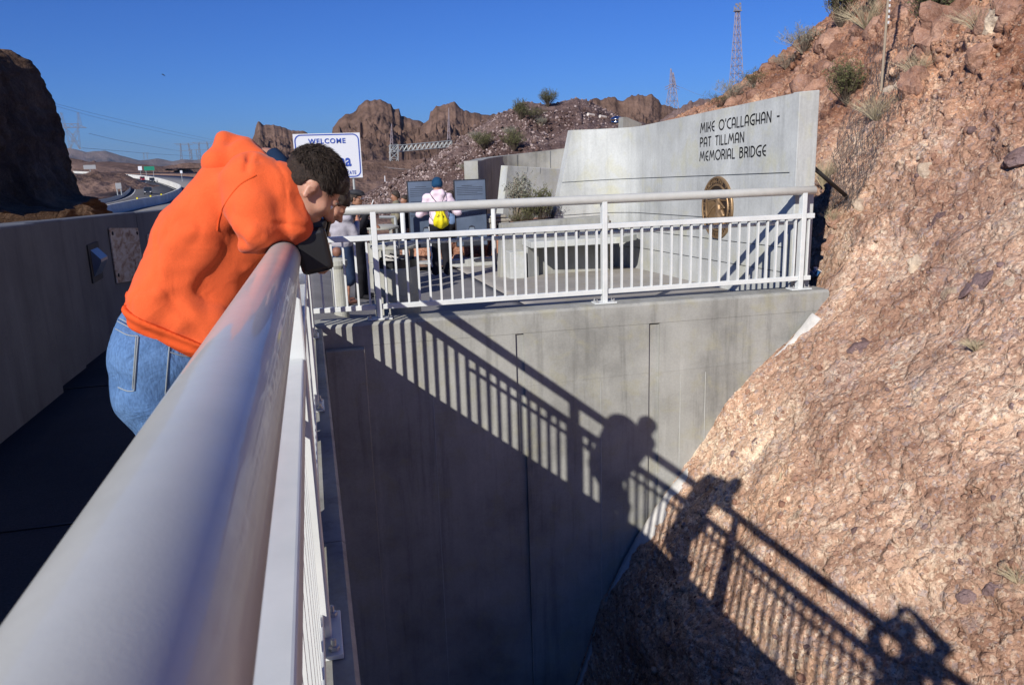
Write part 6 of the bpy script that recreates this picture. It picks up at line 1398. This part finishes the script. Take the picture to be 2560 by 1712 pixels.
# man in flat cap
Yc = 13.4; xc = float(at(889, 520, Yc)[0]); R, L, hc, Rr, k = figure('person', (xc, Yc, float(zplaza(xc, Yc))), 1.78, rad(-22), 'man in flat cap, glasses and black jacket raising a white cigarette', 'dark', 'dark', 'skind', 'hair',
    {'elL': (-.27, .08, 1.20), 'wrL': (-.10, .26, 1.18), 'elR': (.24, .10, 1.16), 'wrR': (.10, .24, 1.42), 'glasses': True}, .015, hat='cap')
mb = MB(); mb.tube([L(.09, .29, 1.50), L(.07, .33, 1.60)], .010, 6); tag(mb.build('cigarette', M['paper']), 'white cigarette held up by the man in the flat cap', 'cigarette')
# small visitors in the distance
for x, y, Y, lb, tp, yw in ((990, 487, 19.9, 'dark haired visitor in khaki far behind the railing', 'khaki', 170), (1013, 497, 20.6, 'visitor with brown hair half hidden by the left panel', 'dark', 200), (1127, 486, 19.2, 'dark haired visitor between the two information panels', 'blue', 120)):
    p = at(x, y, Y); figure('person', (float(p[0]), Y, float(p[2])-1.63), 1.72, rad(yw), lb, tp, 'dark', 'skind', 'hair', {}, .026)
# companion bending over the rail beyond the orange man
Yq = 4.9; zq = zwalk(0, Yq); hq_ = P3(826, 506, Yq); R = thing('person', (-.4, Yq, zq), 'second person bending over the railing, face just visible past the orange hooded man', 'person')
Rq = rotm((.6, -.1, -.8), (.8, 0, .6)); sq_ = [A((-.04, Yq-.19, hq_[2]-.08)), A((-.04, Yq+.19, hq_[2]-.08))]; pq = A((-.46, Yq, zq+.98)); pzq = 1.9-.214+SLOPE*Yq+.08
b = head_prims(hq_, Rq, 1.0)+[cone(lerp(sq_[0], sq_[1], .5), hq_+Rq@A((0, -.02, -.05)), .06, .052), cone(pq, lerp(sq_[0], sq_[1], .5), .12, .11), cone(sq_[0], sq_[1], .06)]
tp = [cone(pq+A((.02, -.05, 0)), lerp(sq_[0], sq_[1], .5)+A((-.08, -.12, .0)), .18, .185), cone(pq+A((.02, .05, 0)), lerp(sq_[0], sq_[1], .5)+A((-.08, .12, .0)), .18, .185), cone(sq_[0], sq_[1], .075)]
tr = [cone(pq+A((0, -.05, -.03)), pq+A((0, .05, -.03)), .15)]
for i, q in enumerate((-1, 1)):
    e = A((-.16, Yq+q*.22, pzq+.0)); w_ = A((-.01, Yq+q*.07, pzq-.0)); b += [cone(sq_[i], e, .045, .037), cone(e, w_, .037, .027)]+hand_prims(w_+A((.02, 0, 0)), (.7, -q*.5, -.4), (0, 0, -1), 1, .5, q); tp += [cone(sq_[i], e, .072, .058), cone(e, lerp(e, w_, .9), .055, .043)]
    kq = A((-.30, Yq+q*.11, zq+.50)); aq = A((-.34, Yq+q*.12, zq+.09)); b += [cone(pq, kq, .08, .05), cone(kq, aq, .05, .035), cone(aq+A((0, 0, -.04)), aq+A((.16, 0, -.055)), .035, .028)]; tr += [cone(pq+A((0, q*.08, -.04)), kq, .11, .08), cone(kq, aq, .08, .075)]
sdfobj('body', b, M['skin'], R, .035, .012); sdfobj('jacket', tp, M['dark'], R, .05, .016, disp=lambda P: .008*fbm(P*8, 2, 3), cut=notpipe); sdfobj('trousers', tr, M['dark'], R, .05, .018)
def cutq(P):
    q = (P-hq_)@Rq; return np.maximum((q[..., 1]-.055)*.6+(.035-q[..., 2])*.7, -.07-q[..., 2])
sdfobj('hair', [ell(hq_+Rq@A((0, -.014, .034)), (.09, .108, .1), Rq), ell(hq_+Rq@A((0, -.04, -.02)), (.07, .06, .07), Rq)], M['hair'], R, .03, .008, disp=lambda P: .008*fbm(P*40, 2, 2), cut=cutq)
# the photographer, who is known only by the shadow: camera held up at arm's length over the rail
PH = thing('person', (-.48, -.42, zwalk(0, -.4)), 'photographer behind the near rail holding up a camera, seen only as a shadow', 'person')
yh = -.42; zq = zwalk(0, yh); hqp = A((-.20, -.36, 1.86)); Rp = rotm((.25, 1, -.12), (0, 0, 1)); sL = A((-.42, -.36, 1.60)); sR = A((-.06, -.50, 1.60))
eL = A((-.34, -.12, 1.72)); eR = A((.20, -.36, 1.66)); wL = A((-.08, -.12, 1.86)); wR = A((.09, -.12, 1.86)); pp_ = A((-.34, yh, zq+.98)); nk = lerp(sL, sR, .5)
b = head_prims(hqp, Rp, 1.0)+[cone(nk, hqp+A((0, 0, -.06)), .058, .052), cone(pp_, nk+A((0, 0, -.15)), .125, .13), cone(sL, sR, .06), cone(sL, eL, .046, .038), cone(eL, wL, .038, .027), cone(sR, eR, .046, .038), cone(eR, wR, .038, .027)]
b += hand_prims(wL, (.5, .3, .5), (1, 0, 0), 1, .6, 1)+hand_prims(wR, (-.4, .3, .5), (-1, 0, 0), 1, .6, -1)
tp = [cone(pp_, nk+A((0, 0, -.16)), .16, .17), cone(sL, sR, .085), cone(sL, eL, .078, .062), cone(eL, lerp(eL, wL, .85), .060, .045), cone(sR, eR, .078, .062), cone(eR, lerp(eR, wR, .85), .060, .045)]; tr = [cone(pp_+A((-.05, 0, 0)), pp_+A((.05, 0, 0)), .14)]
for q in (-1, 1):
    kq = A((-.38+q*.11, yh+.02, zq+.5)); aq = A((-.38+q*.12, yh, zq+.09)); b += [cone(pp_, kq, .08, .05), cone(kq, aq, .05, .035), cone(aq+A((0, 0, -.04)), aq+A((0, .16, -.055)), .035, .028)]; tr += [cone(pp_+A((q*.08, 0, -.04)), kq, .105, .08), cone(kq, aq, .08, .075)]
sdfobj('body', b, M['skin'], PH, .035, .014); sdfobj('jacket', tp, M['navy'], PH, .04, .018); sdfobj('trousers', tr, M['dark'], PH, .05, .02)
sdfobj('hair', [ell(hqp+A((0, -.02, .035)), (.09, .108, .1), Rp)], M['hair'], PH, .03, .012, cut=lambda P: .02-(P[..., 2]-hqp[2])+(P[..., 1]-hqp[1])*.4)
mb = MB(); mb.box((.0, -.075, 1.895), (.105, .030, .062)); o = mb.build('compact_camera', M['black'], bevel=.005); tag(o, 'small compact camera held up by the photographer above the rail', 'camera')

# ---- air: one box of thin haze round the whole place
hz = bpy.data.materials.new('haze_air'); hz.use_nodes = True; hz.node_tree.nodes.clear()
ho_ = hz.node_tree.nodes.new('ShaderNodeOutputMaterial'); pv = hz.node_tree.nodes.new('ShaderNodeVolumePrincipled')
pv.inputs['Color'].default_value = (.62, .80, 1.0, 1); pv.inputs['Density'].default_value = .00004; pv.inputs['Anisotropy'].default_value = .2
hz.node_tree.links.new(pv.outputs[0], ho_.inputs['Volume'])
mb = MB(); mb.box((0, 0, 120), (27000, 27000, 400)); tag(mb.build('haze', hz), kind='stuff')
